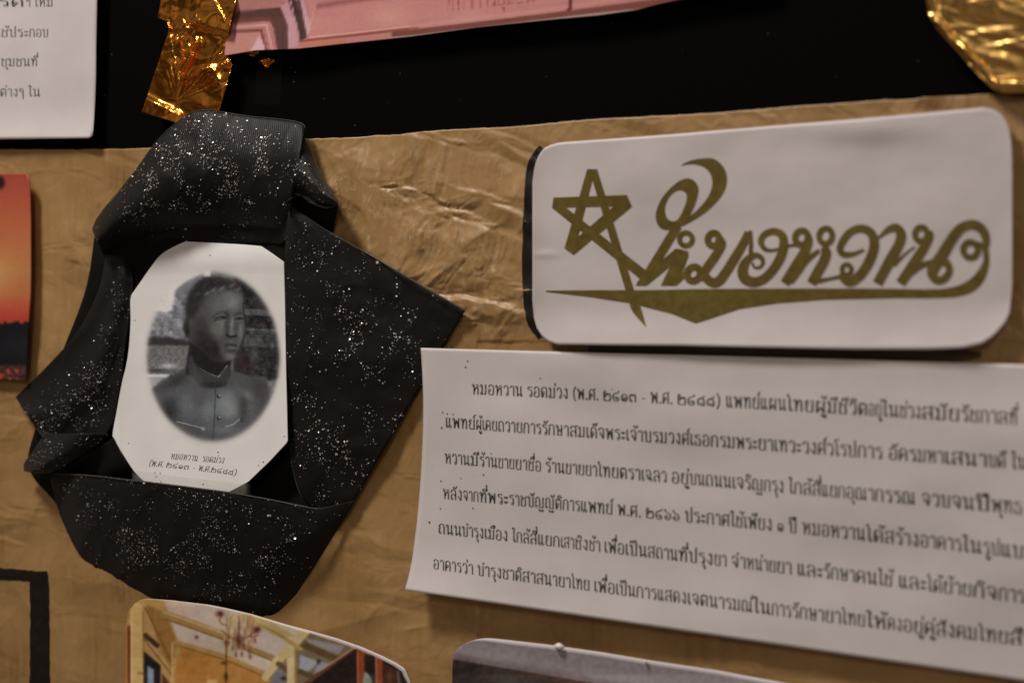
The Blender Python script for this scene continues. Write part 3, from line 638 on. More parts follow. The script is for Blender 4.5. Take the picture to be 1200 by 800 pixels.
# kraft sheet with folds and crumples
def seg(x, y, ax, ay, bx, by, wl, wr, hgt):           # a crease: sharp ridge with two slopes
    L = math.hypot(bx-ax, by-ay); tx, ty = (bx-ax)/L, (by-ay)/L
    s = (x-ax)*tx+(y-ay)*ty; d = (x-ax)*-ty+(y-ay)*tx
    e = np.clip(s/L, 0, 1); fade = np.exp(-(np.maximum(0, np.abs(s/L-.5)-.5)*L/14)**2)*np.sin(np.pi*(.08+.84*e))
    return hgt*fade*np.where(d > 0, np.exp(-d/wr), np.exp(d/wl))
CRE = {}
def hk(x, y, keep=False):
    wx = x+16*(fbm(x/45, y/45, 61, 3)-.5); wy = y+16*(fbm(x/45, y/45, 62, 3)-.5)
    crum = np.exp(-((x-540)/85)**2-((y-310)/75)**2)+.35*np.exp(-((x-420)/80)**2-((y-230)/60)**2)+.25*np.exp(-((x-560)/300)**2-((y-190)/80)**2)+.20+.22*np.clip(fbm(x/120, y/90, 95, 2)*3-1.4, 0, 1)
    crum = np.clip(crum, 0, 1)
    h = 0*x; cre = 0*x
    qx, qy = wx.copy() if hasattr(wx, 'copy') else wx, wy
    rr = random.Random(12)
    for lam, amp in ((95, 1.5), (70, 1.2), (52, .95), (38, .75), (28, .55), (20, .46), (15, .36), (11, .27), (8, .2)):
        a = 2.4*(lam**.5)+rr.random(); c_, s_ = math.cos(a), math.sin(a)
        w = (qx*c_+qy*s_)/lam+rr.random()*7+.9*(vn(qx/(lam*1.3), qy/(lam*1.3), int(lam))-.5)
        f = np.abs((w % 1)-.5)
        g_ = np.clip(vn(x/(lam*1.1)+7, y/(lam*1.1), int(lam)+3)*2.2-.55, 0, 1)*crum
        cre = np.maximum(cre, np.clip(1-np.minimum(f, .5-f)*lam/1.3, 0, 1)*np.clip(g_*1.6-.25, 0, 1)*np.clip(vn(x/9, y/9, int(lam)+50)*2-.7, 0, 1))
        h = h+2.1*amp*f*np.clip(vn(x/(lam*1.1)+7, y/(lam*1.1), int(lam)+3)*2.2-.55, 0, 1)*(crum if lam < 60 else np.clip(crum*1.2, 0, 1))
        qx, qy = qx+c_*f*lam*.9+lam*.25*(vn(x/lam, y/lam, 300+lam)-.5), qy+s_*f*lam*.9
    h = h+1.2*crum*fbm(wx/60, wy/50, 11)+.6*fbm(x/130, y/150, 21)+.10*fbm(x/14, y/60, 27)
    h = h+seg(x, y, 392, 195, 452, 286, 34, 4, 3.0)-seg(x, y, 404, 200, 458, 282, 5, 6, 1.0)+seg(x, y, 372, 216, 434, 228, 9, 12, 2.0)+seg(x, y, 420, 300, 460, 285, 5, 10, 1.3)
    h = h+seg(x, y, 430, 345, 545, 300, 6, 10, 1.1)+seg(x, y, 520, 300, 585, 262, 8, 8, 1.0)+seg(x, y, 560, 330, 590, 395, 6, 6, .9)+seg(x, y, 470, 250, 560, 225, 9, 7, .8)+seg(x, y, 540, 372, 600, 345, 6, 6, .9)
    h = h+seg(x, y, 90, 185, 84, 300, 3, 5, .7)+seg(x, y, 30, 620, 60, 560, 10, 6, .8)+seg(x, y, 420, 730, 470, 690, 9, 14, .7)+seg(x, y, 300, 760, 520, 700, 18, 14, .7)+seg(x, y, 470, 738, 500, 733, 3, 3, .5)
    if keep: CRE['c'] = cre
    h = h+.9*fbm(x/210, (y+.3*x)/160, 29, 2)*np.clip((y-560)/100, 0, 1)
    return .5+np.clip(h, 0, 4.2)*np.where((x > 560) & (y > 400), .7, 1)
top = [(-160,180),(0,175),(80,175.5),(160,174),(250,168),(350,163),(400,161.5),(430,160),(440,158.6),(466,158),(487,155),(520,152.5),(600,148.5),(660,143),(700,139.5),(760,136.5),(800,134.6),(850,131.5),(900,127.5),(933,124.5),(1000,120),(1040,117),(1060,117.5),(1085,114),(1120,113),(1167,110),(1200,113),(1400,104)]
n = 900; xs = np.linspace(-160, 1400, n); yt = np.interp(xs, [p[0] for p in top], [p[1] for p in top])+.7*(vn(xs/7, xs*0, 2)-.5)
A = np.stack([xs, yt], 1); B = np.stack([xs, np.full(n, 960.)], 1)
KR = tag(sheet('kraft_paper', A, B, 470, lambda x, y, u, v: hk(x, y, True)+np.where((x > 1035) & (x < 1125) & (y < 128), 1.3*np.exp(-((x-1085)/24)**2)*np.clip((128-y)/14, 0, 1), 0), M_KRAFT, colf=lambda x, y: np.repeat(CRE['c'].ravel()[:, None], 3, 1), solid=.0002), 'crinkled brown kraft paper sheet glued across the black board', 'kraft paper')
rs = random.Random(7)
def marker(pts, name='marker_line'):
    ink = Ink(hk, .22); P = np.array(pts, float); C = catmull(P, 60)
    C[:, 2] += (vn(np.arange(len(C))/3, np.zeros(len(C)), 5)-.5)*1.2
    C2 = C; d = np.gradient(C2[:, :2], axis=0); d /= np.hypot(d[:, 0], d[:, 1])[:, None]; nn = np.stack([-d[:, 1], d[:, 0]], 1)
    for k in range(8): 
        a, b = -1+k/4, -1+(k+1)/4
        ink.strip(C2[:, :2]+nn*C2[:, 2:]*a, C2[:, :2]+nn*C2[:, 2:]*b); ink.k = 0
    return ink.build(name, M_MARKER, KR)
o = marker([(-60,664,6),(-20,666,6),(0,672,6.5),(20,673,6.5),(36,674.5,6.5),(44,675,5)]); o['label'] = 'thin horizontal black marker stroke at lower left'
o = marker([(45.5,669,10),(46,690,11),(46.5,720,11),(46.5,760,11.5),(46.5,800,12),(46.5,900,12)]); o['label'] = 'thick upright black marker stroke at lower left'
o = marker([(640,176,10),(628,196,10),(624,240,10),(622,300,10),(623,350,10),(628,376,10),(638,392,9)]); o['label'] = 'black marker stroke along the left edge of the logo card'
o = marker([(690,409,5),(740,410,8),(850,412,9),(960,413.5,9),(1060,415,9),(1120,416,8),(1150,416,3)]); o.data.materials[0] = M_MARKSHADE; o['label'] = 'brown strip under the logo card, marker stroke with painted card shadow'  # last stroke: marker plus the logo card's shadow, painted as one strip

# ------------------------------------------------------------------ printed sheets
def h_text(x, y):
    u = (x-490)/700; v = np.clip((y-408-20*u)/(285+85*u), -.2, 1.2)
    return 4.2+np.exp(-np.clip(u, 0, 9)*3.2)*15*np.clip(v-.30, 0, 2)**3+2.6*np.exp(-((x-485)/70)**2)*np.exp(-((y-410)/150)**2)+1.8*np.clip(v-.78, 0, 1)+2.8*fbm(x/200, y/110, 41, 2)+.9*np.exp(-((x-655)/45)**2-((y-425)/26)**2)-.5*np.exp(-((x-1130)/60)**2-((y-560)/50)**2)
L = np.array([(493,407.5),(494.5,430),(496,470),(495.5,510),(493,560),(488.5,612),(482,660),(474.5,691)]); L = resample(L, 80)
R = np.stack([np.full(80, 1330.), np.linspace(430.5, 817, 80)], 1)
TS = tag(sheet('printed_sheet', L, R, 160, lambda x, y, u, v: h_text(x, y), M_PAPER, solid=.00025), 'wide white paper strip with six lines of small black text, below the logo card', 'printed sheet', 'printed text sheets')
def quadfit(pts):
    p = np.polyfit([a for a, b in pts], [b for a, b in pts], 2); return lambda x: np.polyval(p, x)
tsize = lambda x: 11.5+(x-520)*.0052
LINES = [
 ([('หมอหวาน ',553),('รอดม่วง ',617.5),('(พ.ศ. ',671),('๒๔๑๓ ',706.5),('- ',751.5),('พ.ศ. ',762),('๒๔๘๘) ',793.5),('แพทย์แผน',850.5),('ไทย',922),('ผู้มีชีวิต',955),('อยู่',1018),('ใน',1034),('ช่วง',1054),('สมัย',1080),('รัชกาล',1126),('ที่ ',1182)], 1199, [(553,461.5),(835,476),(1188,497.5)]),
 ([('แพทย์',522),('ผู้',557.5),('เคย',565),('ถวาย',583.5),('การ',613),('รักษา',635),('สมเด็จ',667.5),('พระ',709.5),('เจ้า',733.5),('บรม',754.5),('วงศ์',783),('เธอ',808.5),('กรม',832.5),('พระ',862.5),('ยาเท',888),('วะ',924),('วงศ์',940),('วโร',969),('ปการ ',993),('อัคร',1041),('มหา',1075),('เสนา',1107),('บดี ',1158),('ใน',1185)], 1205, [(522,500.5),(834,523),(1179,548.5)]),
 ([('หวาน',521),('มี',551),('ร้าน',561.6),('ขาย',583.5),('ยา',603.6),('ชื่อ ',618.6),('ร้าน',639),('ขายยา',662.4),('ไทย',700.5),('ตรา',726),('เฉลว ',751.5),('อยู่',786.7),('บน',808),('ถนน',826.7),('เจริญ',858),('กรุง ',895),('ใกล้',924),('สี่',951.7),('แยก',962.7),('อุณา',991.7),('กรรณ ',1025),('จวบ',1080),('จน',1115),('ปี',1143),('พุทธ',1161.7)], 1199, [(521,542.5),(793,566),(1193,602)]),
 ([('หลัง',519),('จาก',542.4),('ที่',561.6),('พระ',571.5),('ราช',596.4),('บัญญัติ',618),('การ',659),('แพทย์ ',680.4),('พ.ศ. ',723.6),('๒๔๖๖ ',756.6),('ประกาศ',802.5),('ใช้',856),('เพียง ',871.7),('๑ ',910.7),('ปี ',924),('หมอ',940),('หวาน',973),('ได้',1015),('สร้าง',1036.7),('อาคาร',1078),('ใน',1128),('รูป',1151.7),('แบบ',1173)], 1215, [(519,584),(793,610),(1197,654)]),
 ([('ถนน',513.6),('บำรุง',541.5),('เมือง ',567.6),('ใกล้',600),('สี่',621),('แยก',630),('เสา',657),('ชิง',673.5),('ช้า ',690),('เพื่อ',708),('เป็น',732.6),('สถาน',759),('ที่',795),('ปรุง',807),('ยา ',836.7),('จำ',856.7),('หน่าย',875),('ยา ',910),('และ',934),('รักษา',965),('คน',1003),('ใช้ ',1029),('และ',1053),('ได้',1086.7),('ย้าย',1105),('กิจ',1140),('การ',1170)], 1202, [(514,624.7),(797,657),(1197,706)]),
 ([('อาคาร',507.6),('ว่า ',541.5),('บำรุง',559.5),('ชาติ',588.6),('สา',612),('สนา',628.5),('ยา',654),('ไทย ',669.6),('เพื่อ',696),('เป็น',721.5),('การ',745.5),('แสดง',770.4),('เจตนา',805.5),('รมณ์',850),('ใน',883),('การ',904),('รักษา',928),('ยา',966.7),('ไทย',986.7),('ให้',1015),('คง',1040),('อยู่',1058),('คู่',1083),('สังคม',1096.7),('ไทย',1146.7),('สืบ',1183)], 1215, [(507,666),(797,706),(1197,756)]),
]
for segs, end, base in LINES:
    ink = Ink(h_text, .06, 9); draw_text(ink, segs, end, quadfit(base), tsize, weight=1.3); ink.k = 0
    ink.build('text_line', M_INK, TS)
def specks(parent, hf, pts, name='speck'):
    ink = Ink(hf, .14)
    for x, y, r in pts:
        r *= .8; a = np.linspace(0, math.pi, 6); ink.strip(np.stack([x+r*np.cos(a), y-r*np.sin(a)], 1), np.stack([x+r*np.cos(a), y+r*np.sin(a)], 1))
    o = ink.build(name, M_SPECK, parent); o['kind'] = 'stuff'; return o
specks(TS, h_text, [(548,423,1.1),(545.5,430,1.2),(518.5,483,1.1),(524,484.5,1),(531,485,.9),(517.5,501,1.2),(633,443,1),(566.5,556,1.2),(516.5,563,1),(540,560,.8),(516,595.5,1.0),(554,595,.9),(503,611.5,1.4),(575.5,531,.9),(717,456,.9)])

def h_note(x, y):
    return 3.4+2.2*np.clip((y-120)/42, 0, 1)**2+1.3*np.clip((x-90)/20, 0, 1)**2+1.0*fbm(x/90, y/80, 51, 2)
L = np.stack([np.full(60, -170.), np.linspace(-160, 167.5, 60)], 1)
R = resample(np.array([(118,-160),(115,-60),(113.5,0),(112.5,50),(112,95),(110.5,130),(109,152),(107.5,160.5),(104,162)]), 60)
L[:, 1] = np.linspace(-160, 165, 60); L[-1, 1] = 165.5; 
NS = tag(sheet('printed_sheet', L, R, 70, lambda x, y, u, v: h_note(x, y), M_PAPER, solid=.00025), 'white printed sheet in the top left corner, hanging over the black band', 'printed sheet', 'printed text sheets')
for segs, end, by in (([('โปรด',-30),('ฯ ',30),('ใหม่',40)],63,8),([('ใ',-8),('ช้ประ',1),('กอบ',34)],57.4,43.6),([('ชุมชน',1),('ที่',36)],45,77.8),([('ต่างๆ ',0),('ใน',33)],48,113.2)):
    ink = Ink(h_note, .06, 9); draw_text(ink, segs, end, lambda x, b=by: b+0*x, lambda x: 9.2+0*x, weight=1.0); ink.build('text_line', M_INK, NS)

# ------------------------------------------------------------------ logo card
def h_logo(x, y):
    b = 405; t = np.clip((y-352)/55, 0, 1); r = np.clip((x-1130)/60, 0, 1); l = np.clip((648-x)/26, 0, 1)
    return 4.6+2.6*t**2+2.2*r**2*t+1.2*l**2+2.0*fbm(x/150, y/100, 71, 2)+.25*fbm(x/40, y/30, 73, 2)+1.3*np.exp(-((x-1010)/75)**2-((y-150)/18)**2)+.5*np.exp(-((x-720)/60)**2-((y-392)/18)**2)+.35*np.exp(-((x-640)/14)**2-((y-298)/3)**2)
tp = [(624,214),(625,203),(628,190),(632,181),(638,173.5),(645,170),(654,167.5),(663,166.5),(720,162.5),(800,156.5),(900,148),(1000,140),(1080,133),(1133,128),(1153,126),(1163,128),(1171,132.5),(1178,140),(1182.5,151),(1185,168),(1186.5,190)]
bp = [(624,352),(625.5,371),(629,384),(635,393.5),(643,400),(653,403.5),(720,404.3),(800,404.8),(900,407),(1000,409.5),(1090,409.5),(1127,407.5),(1150,402.5),(1162,395),(1170,387),(1178,377),(1183,366),(1186.5,330)]
xs = np.unique(np.r_[np.linspace(624, 660, 22), np.linspace(660, 1140, 150), np.linspace(1140, 1186.5, 26)])
A = np.stack([xs, np.interp(xs, [p[0] for p in tp], [p[1] for p in tp])], 1); B = np.stack([xs, np.interp(xs, [p[0] for p in bp], [p[1] for p in bp])], 1)
LC = tag(sheet('logo_card', A, B, 70, lambda x, y, u, v: h_logo(x, y), M_CARD, solid=.0006), 'white rounded card with olive star and script logo, lower edge curling off the kraft paper', 'logo card')
ink = Ink(h_logo, .14)
ink.quad((688,198.2),(697.6,198.2),(672,298.6),(661.4,291)); ink.quad((690.3,198.2),(699.7,198.2),(743,339.7),(732.8,339.7))
ink.quad((648.6,231.5),(734.5,228.5),(738.4,241.2),(647.0,243.5)[:2]); ink.quad((648.9,231.9),(756,316),(749.5,326.4),(646.8,243.5)); ink.quad((734.5,228.5),(740.5,242),(672,298.6),(661.4,291))
ink.build('star_emblem', M_OLIVE, LC)
ink = Ink(h_logo, .15)
t = np.array([(639.5,340.4),(690,340),(760,339.8),(815,338.6),(900,338),(1000,337.8),(1060,338.4),(1085,339),(1106,338),(1124,334),(1139,325),(1149,312.5),(1153,302),(1153.5,291)])
b_ = np.array([(639.5,341.6),(690,347.6),(738,355),(788,367.8),(815.3,379),(866.7,362),(910,355.3),(966.7,351),(1050,349),(1090,349),(1120,347.6),(1140,341.5),(1152,330),(1158,315),(1159.3,302),(1156,291)])
tx = np.linspace(0, 1, 160)
def along(P, cuts): 
    d = np.r_[0, np.cumsum(np.hypot(*np.diff(P, axis=0).T))]; d /= d[-1]; return np.stack([np.interp(tx, d, P[:, k]) for k in (0, 1)], 1)
def byx(P, xx): return np.stack([xx, np.interp(xx, P[:, 0], P[:, 1])], 1)
xx = np.linspace(639.5, 1085, 150); ink.strip(byx(t, xx), byx(b_, xx))
T2 = resample(np.vstack([byx(t, np.array([1085.])), t[8:]]), 40); B2 = resample(np.vstack([byx(b_, np.array([1085.])), b_[9:]]), 40); ink.strip(T2, B2)
ink.strip(resample([(737.3,354),(739.5,362),(746,371),(757.6,383.6)], 12), resample([(749.8,357),(752,364),(754.6,373),(757.6,383.6)], 12))
ink.build('swoosh', M_OLIVE, LC)
ink = Ink(h_logo, .16)
def Z(o, k, P): return [(o[0]+p[0]/k, o[1]+p[1]/k, *(q/k for q in p[2:])) for p in P]
fo = Z((740,170), 6.667, [(380,163),(430,133),(500,112),(590,102),(650,110),(700,148),(735,205),(745,270),(730,345),(680,425),(600,505),(510,570),(400,632)])
fi = Z((740,170), 6.667, [(380,163),(425,152),(480,148),(545,162),(592,194),(622,240),(631,295),(622,350),(596,408),(556,462),(510,510),(465,545),(360,600)])
ink.strip(resample(fo, 50), resample(fi, 50))
ro = Z((740,170), 6.667, [(440,260),(495,285),(522,340),(512,410),(480,500),(430,580),(380,640),(300,662),(230,650),(192,590),(195,510),(235,420),(300,340),(370,283)])
ri = Z((740,170), 6.667, [(385,352),(418,368),(432,405),(424,450),(408,495),(385,545),(352,588),(310,594),(274,564),(260,505),(272,445),(300,396),(330,368),(355,355)])
ro = catmull(ro, 84, True); ri = catmull(ri, 84, True); ro = np.vstack([ro, ro[:1]]); ri = np.vstack([ri, ri[:1]]); ink.strip(ro, ri)
q3 = lambda *P: ink.quad(*Z((720,260), 6.667, P))
q3((440,50),(525,45),(250,497),(165,497)); q3((480,205),(560,245),(250,497),(175,470)); q3((500,210),(580,230),(470,497),(362,497)); q3((560,225),(580,260),(500,480),(440,490))
ink.ring(720+558/6.667, 260+135/6.667, 7.6, 7.6, 3.0)
ink.stroke([(790,333,2.6),(796,328,2.4),(803,320.5,2.6),(808,314,3.2)], 20)
# the rest of the script word, pen strokes with their own widths
S = lambda *P: ink.stroke(P, 60)
ink.ring(836, 280.5, 6.6, 7.6, 4.0, .2); S((843,279,4.4),(845.5,286,5.2),(840,297,5.2),(831,310,5.2),(824,320,5),(819,327,4.6))
ink.ring(812.8, 320.8, 7.4, 8.4, 4.2, .5); S((824,319,5),(829,327,5.4),(836,331,5.6),(843,328.5,5.6),(851,318,5.5),(861,302,5.4),(870,287,5),(877,272,4.4)); S((879,270,2.0),(880,283,2.3),(879.5,297,2.6))
Y = lambda P: ink.stroke(Z((830,250), 8, P), 110)
Y([(415,462,12),(425,498,12),(465,508,13),(505,480,16),(505,425,22),(455,392,26),(395,410,32),(345,465,42),(322,540,50),(345,612,50),(425,642,46),(520,612,42),(610,520,42),(680,400,44),(706,290,42),(690,205,38),(615,168,32),(530,195,30),(492,262,28),(525,328,22),(590,346,14),(655,332,10)])
X = lambda P: ink.stroke(Z((920,250), 8, P), 90)
X([(25,304,12),(60,298,13),(110,296,14)]); ink.ring(920+155/8, 250+228/8, 7.6, 8.4, 3.8, .2)
X([(215,215,34),(215,270,42),(175,370,46),(90,510,48),(-5,655,44)]); X([(40,640,36),(120,540,34),(200,440,26),(320,345,18)]); ink.ring(920+380/8, 250+212/8, 7.6, 9, 3.4, .2)
X([(350,320,30),(385,360,44),(365,440,46),(310,540,46),(245,655,44)]); X([(250,640,22),(330,628,20),(420,610,14),(510,592,16)])
ink.ring(920+577/8, 250+525/8, 5.6, 6.0, 2.6)
X([(520,560,18),(545,615,32),(610,640,42),(690,590,44),(765,490,45),(815,380,46),(835,280,45),(805,185,42),(720,140,36),(620,168,34),(545,250,34),(512,335,30),(550,382,28),(640,378,20),(740,338,10)])
V_ = lambda P: ink.stroke(Z((1000,250), 8, P), 90)
V_([(205,248,8),(260,205,14),(330,150,30),(400,135,40),(445,190,46),(430,280,46),(350,425,48),(225,655,46)]); V_([(370,480,26),(440,420,14),(500,365,9),(575,310,8)])
ink.ring(1000+635/8, 250+195/8, 7.2, 8.2, 3.6, .1); V_([(705,165,32),(712,215,36),(665,310,42),(570,460,46),(440,655,44)]); V_([(450,640,32),(540,550,30),(640,485,26),(745,450,22)])
U = lambda P: ink.stroke(Z((1080,250), 8, P), 110)
U([(590,340,26),(605,260,34),(580,170,42),(520,115,44),(440,105,42),(350,150,44),(265,265,48),(185,400,54),(110,510,54),(105,580,46),(150,628,34),(215,605,34),(258,540,32),(235,465,36),(165,440,40)])
ink.ring(1080+457/8, 250+340/8, 8.6, 9.0, 3.6); U([(520,285,22),(570,300,22),(600,360,28),(602,420,26)])
ink.build('script_lettering', M_OLIVE, LC)

# ------------------------------------------------------------------ portrait card
def h_port(x, y):
    return 5.0+7.0*np.clip((y-320)/250, 0, 1.1)**1.2+1.5*np.clip((y-480)/95, 0, 1)**1.5+3.4*np.exp(-np.clip(x-140, 0, 999)/16)+2.2*np.clip((312-y)/28, 0, 1)**2*-1+1.2*np.clip((x-300)/36, 0, 1)**2+.7*fbm(x/90, y/70, 81, 2)
lb = [(283,217),(290,202),(299,188),(314,176),(330,165),(340,158),(350,153),(377,153),(408,151),(430,147.5),(446,143.5),(480,137),(508,132),(514,134),(527,141),(551,156.5),(566,171),(576,181)]
rb = [(283,218),(284.5,250),(286.5,285),(288.3,306),(297,319),(307,332.5),(350,333.6),(435,335),(516,337),(519,335.5),(540,316),(564,291),(576,268.5)]
ys = np.unique(np.r_[np.linspace(283, 290, 16), np.linspace(290, 576, 420)])
lb = [(b, a) for a, b in catmull([(a, b) for b, a in lb], 120)]; lb.sort()
A = np.stack([np.interp(ys, [p[0] for p in lb], [p[1] for p in lb]), ys], 1); B = np.stack([np.interp(ys, [p[0] for p in rb], [p[1] for p in rb]), ys], 1)
cv = paint_portrait()
PC = tag(sheet('portrait_card', A, B, 280, lambda x, y, u, v: h_port(x, y), M_PORTRAIT, colf=cv.sample, solid=.0004), 'white clipped card with grey oval portrait of a bronze bust, framed by black ribbon', 'portrait card')
for segs, end, base in (([('หมอหวาน',199.3),(' ',231.4),('รอดม่วง',235.8)],262.4,[(199,537.4),(231,540),(262,542.6)]),([('(พ.ศ. ',174),('๒๔๑๓ ',194),('- ',224.5),('พ.ศ.',231.7),('๒๔๘๘)',246.4)],277,[(174,545.6),(225,550.5),(277,557)])):
    ink = Ink(h_port, .06, 9); draw_text(ink, segs, end, quadfit(base), lambda x: 6.3+0*x, slant=.32, weight=1.05); ink.build('caption_line', M_CAPTION, PC)
specks(PC, h_port, [(181.5,553.5,.9),(187.5,554,.8),(183,558,.8),(188.5,564,.9),(238,567,1),(255.5,529.5,.9),(308.5,541,.9),(150.5,519,.7),(333,511,.8),(246,299,.8),(158,375,.8),(303,545,.7)])

# clear tape holding the portrait's lower edge
A = resample([(155,549),(200,555.5),(250,561.5),(294,566.5)], 30, False); B = A+np.array([0, 26])
tag(sheet('clear_tape', A, B, 8, lambda x, y, u, v: np.where((x > 158) & (x < 292), h_port(x, np.minimum(y, 575)), 8.)+.35, M_TAPE, solid=0), 'strip of clear tape across the lower edge of the portrait card', 'tape', 'clear tape strips')
A = resample([(301,62),(331,64)], 10, False); B = resample([(299,122),(328,123)], 10, False)
tag(sheet('clear_tape', A, B, 20, lambda x, y, u, v: .4+.5*vn(x/8, y/6, 4), M_TAPEDARK, solid=0), 'faint strip of clear tape on the bare black board under the pink photo', 'tape', 'clear tape strips')

# ------------------------------------------------------------------ black glitter ribbon wound round the portrait
RB = tag(empty('glitter_ribbon', 230, 430, 0), 'wide black ribbon speckled with silver glitter, folded around the portrait card', 'ribbon')
rng = np.random.default_rng(5)
class Panel:
    def __init__(s, A, B, nu, nv, hf, mtl, amp=.6, seed=0, solid=.0003):
        s.A = resample(A, nu); s.B = resample(B, nu)
        full = lambda x, y, u, v: (hf(u, v) if hf else 0)+amp*3.2*(fbm(x/60, y/60, 90+seed, 3)-.5)+.5*amp*(ridge(x/26+.4*y/26, y/60, 190+seed)**3)
        s.px, s.py, s.h, s.u, s.v = loft(s.A, s.B, nv, full)
        s.V = W3(s.px, s.py, s.h); F = gridF(*s.px.shape)
        n = np.cross(s.V[F[:, 1]]-s.V[F[:, 0]], s.V[F[:, 3]]-s.V[F[:, 0]]).sum(0)
        if n[1] > 0: F = F[:, ::-1]
        s.o = mesh_from('ribbon_fold', s.V, F, mtl, RB, uvs=np.stack([s.u.ravel(), s.v.ravel()], 1), solid=solid)
        s.G = s.V.reshape(nu, nv, 3)
    def at(s, u, v):
        nu, nv, _ = s.G.shape; a = np.clip(u*(nu-1), 0, nu-1.001); b = np.clip(v*(nv-1), 0, nv-1.001)
        i = a.astype(int); j = b.astype(int); fa = (a-i)[:, None]; fb = (b-j)[:, None]
        def lerp(Q): return (Q[i, j]*(1-fa)+Q[i+1, j]*fa)*(1-fb)+(Q[i, j+1]*(1-fa)+Q[i+1, j+1]*fa)*fb
        p = lerp(s.G); du = s.G[i+1, j]-s.G[i, j]; dv = s.G[i, j+1]-s.G[i, j]; n = np.cross(du, dv)
        n /= np.maximum(np.linalg.norm(n, axis=1), 1e-12)[:, None]; n[n[:, 1] > 0] *= -1
        return p, n
    def glitter(s, count, dens, seed, tilt=.30, size=(.15, .42)):
        r = np.random.default_rng(seed); nu, nv, _ = s.G.shape
        ar = np.linalg.norm(np.cross(s.G[1:, :-1]-s.G[:-1, :-1], s.G[:-1, 1:]-s.G[:-1, :-1]), axis=2)
        w = ar.ravel(); cells = r.choice(len(w), count*40, p=w/w.sum())
        u = (cells//(nv-1)+r.random(len(cells)))/(nu-1); v = (cells % (nv-1)+r.random(len(cells)))/(nv-1)
        X = np.interp(u*(nu-1), np.arange(nu), np.arange(nu)); 
        ii = np.clip((u*(nu-1)).astype(int), 0, nu-1); jj = np.clip((v*(nv-1)).astype(int), 0, nv-1)
        px, py = s.px[ii, jj], s.py[ii, jj]
        cl = fbm(px/16, py/16, seed+3, 3); cl = np.clip((cl-.41)*4.6, .045, 1)**1.2
        keep = r.random(len(u)) < cl*np.clip(dens(px, py, u, v), 0, 1)
        u, v = u[keep][:count], v[keep][:count]
        p, n = s.at(u, v); m = len(p)
        n = n+r.normal(0, tilt, (m, 3)); n /= np.linalg.norm(n, axis=1)[:, None]
        t = np.cross(n, r.normal(0, 1, (m, 3))); t /= np.linalg.norm(t, axis=1)[:, None]; b = np.cross(n, t)
        rad = (size[0]+(size[1]-size[0])*r.random(m)**2)/1000
        rad = np.where(r.random(m) < .05, rad*1.6, rad)
        c0 = p+n*0-np.array([0, 1, 0])*(.00022+rad[:, None]*.30)
        V = np.stack([c0+rad[:, None]*(math.cos(k*math.pi/3)*t+math.sin(k*math.pi/3)*b) for k in range(6)], 1).reshape(-1, 3)
        F = np.arange(m*6).reshape(m, 6)
        pal = np.array([(.95,.88,.86),(.92,.78,.74),(.85,.86,.90),(.95,.84,.70),(.80,.88,.86),(.95,.95,.95)])
        col = pal[r.choice(6, m, p=[.34,.24,.12,.12,.06,.12])]*(.35+.65*r.random(m))[:, None]
        o = mesh_from('glitter', V, F, M_GLIT, s.o, cols=np.repeat(col, 6, 0), smooth=False); o['kind'] = 'stuff'
def selvedge(pts, hs, r=.00022, parent=None):
    P = catmull(np.array([(x, y, h) for (x, y), h in zip(pts, hs)], float), 70); C = W3(P[:, 0], P[:, 1], P[:, 2])
    d = np.gradient(C, axis=0); d /= np.linalg.norm(d, axis=1)[:, None]; a = np.cross(d, np.array([0, 1., 0])); a /= np.linalg.norm(a, axis=1)[:, None]; b = np.cross(d, a)
    k = 6; V = np.concatenate([[c+r*(math.cos(2*math.pi*j/k)*a[i]+math.sin(2*math.pi*j/k)*b[i]) for j in range(k)] for i, c in enumerate(C)])
    F = [(i*k+j, i*k+(j+1) % k, (i+1)*k+(j+1) % k, (i+1)*k+j) for i in range(len(C)-1) for j in range(k)]
    return mesh_from('selvedge', V, np.array(F), M_SELV, parent or RB)

# inner layer seen in the gaps, their shade painted as darker cloth
inner = Panel([(112,268,2),(100,340,2),(70,420,2),(42,500,2),(34,548,2.4),(66,590,2.5)], [(388,272,2),(400,330,2),(410,400,2),(410,480,2),(400,560,2.4),(372,610,2.5)], 60, 60, lambda u, v: 1.4*np.sin(v*9+u*5)*.5+.9, M_RIBSHADE, .8, 9)
inner.o['label'] = 'inner layer of ribbon behind the portrait, gap shade painted in'
# gap fold right of the tip (inside of the loop, shade put into its colour)
loopin = Panel([(341,246,6),(335,237,7),(338,229,8),(350,229,9),(366,239,9),(381,243,9),(396,242,8)], [(342,248,5),(352,252,5),(362,258,5),(372,264,5),(380,269,4.5),(386,273,4),(389,275,4)], 40, 10, None, M_RIBSHADE, .1, 8)
loopin.o['label'] = 'inside of the folded-over loop, shade painted in'
top_ = Panel([(108,270,6),(112,258,7),(120,247,9),(138,226,10),(156,203,11),(180,170,11),(205,145,9),(218,136,8),(234,129,7),(290,136,7),(352,144,7),(356,160,7.5),(366,182,8),(376,203,9),(388,222,10),(396,236,10)],
             [(121,299,2.5),(132,296,2.5),(146,291,2.5),(165,288,2.5),(185,285,3),(210,284,3),(235,284,3),(262,284,3),(290,284,3.2),(312,285,3.5),(330,286,4),(337,272,7),(340,252,11),(336,238,13),(352,230,13),(372,241,12.5),(396,242,11)],
             130, 60, lambda u, v: 11*np.sin(np.pi*np.clip(v*1.15, 0, 1))**.8*(1-.25*u), M_RIB, .9, 1)
top_.glitter(1500, lambda x, y, u, v: np.exp(-((v-.42)/.40)**2)*np.clip((x-120)/60, .15, 1)*np.clip((395-x)/80, .15, 1)*np.where(y > 268, .12, 1)+.02, 11)
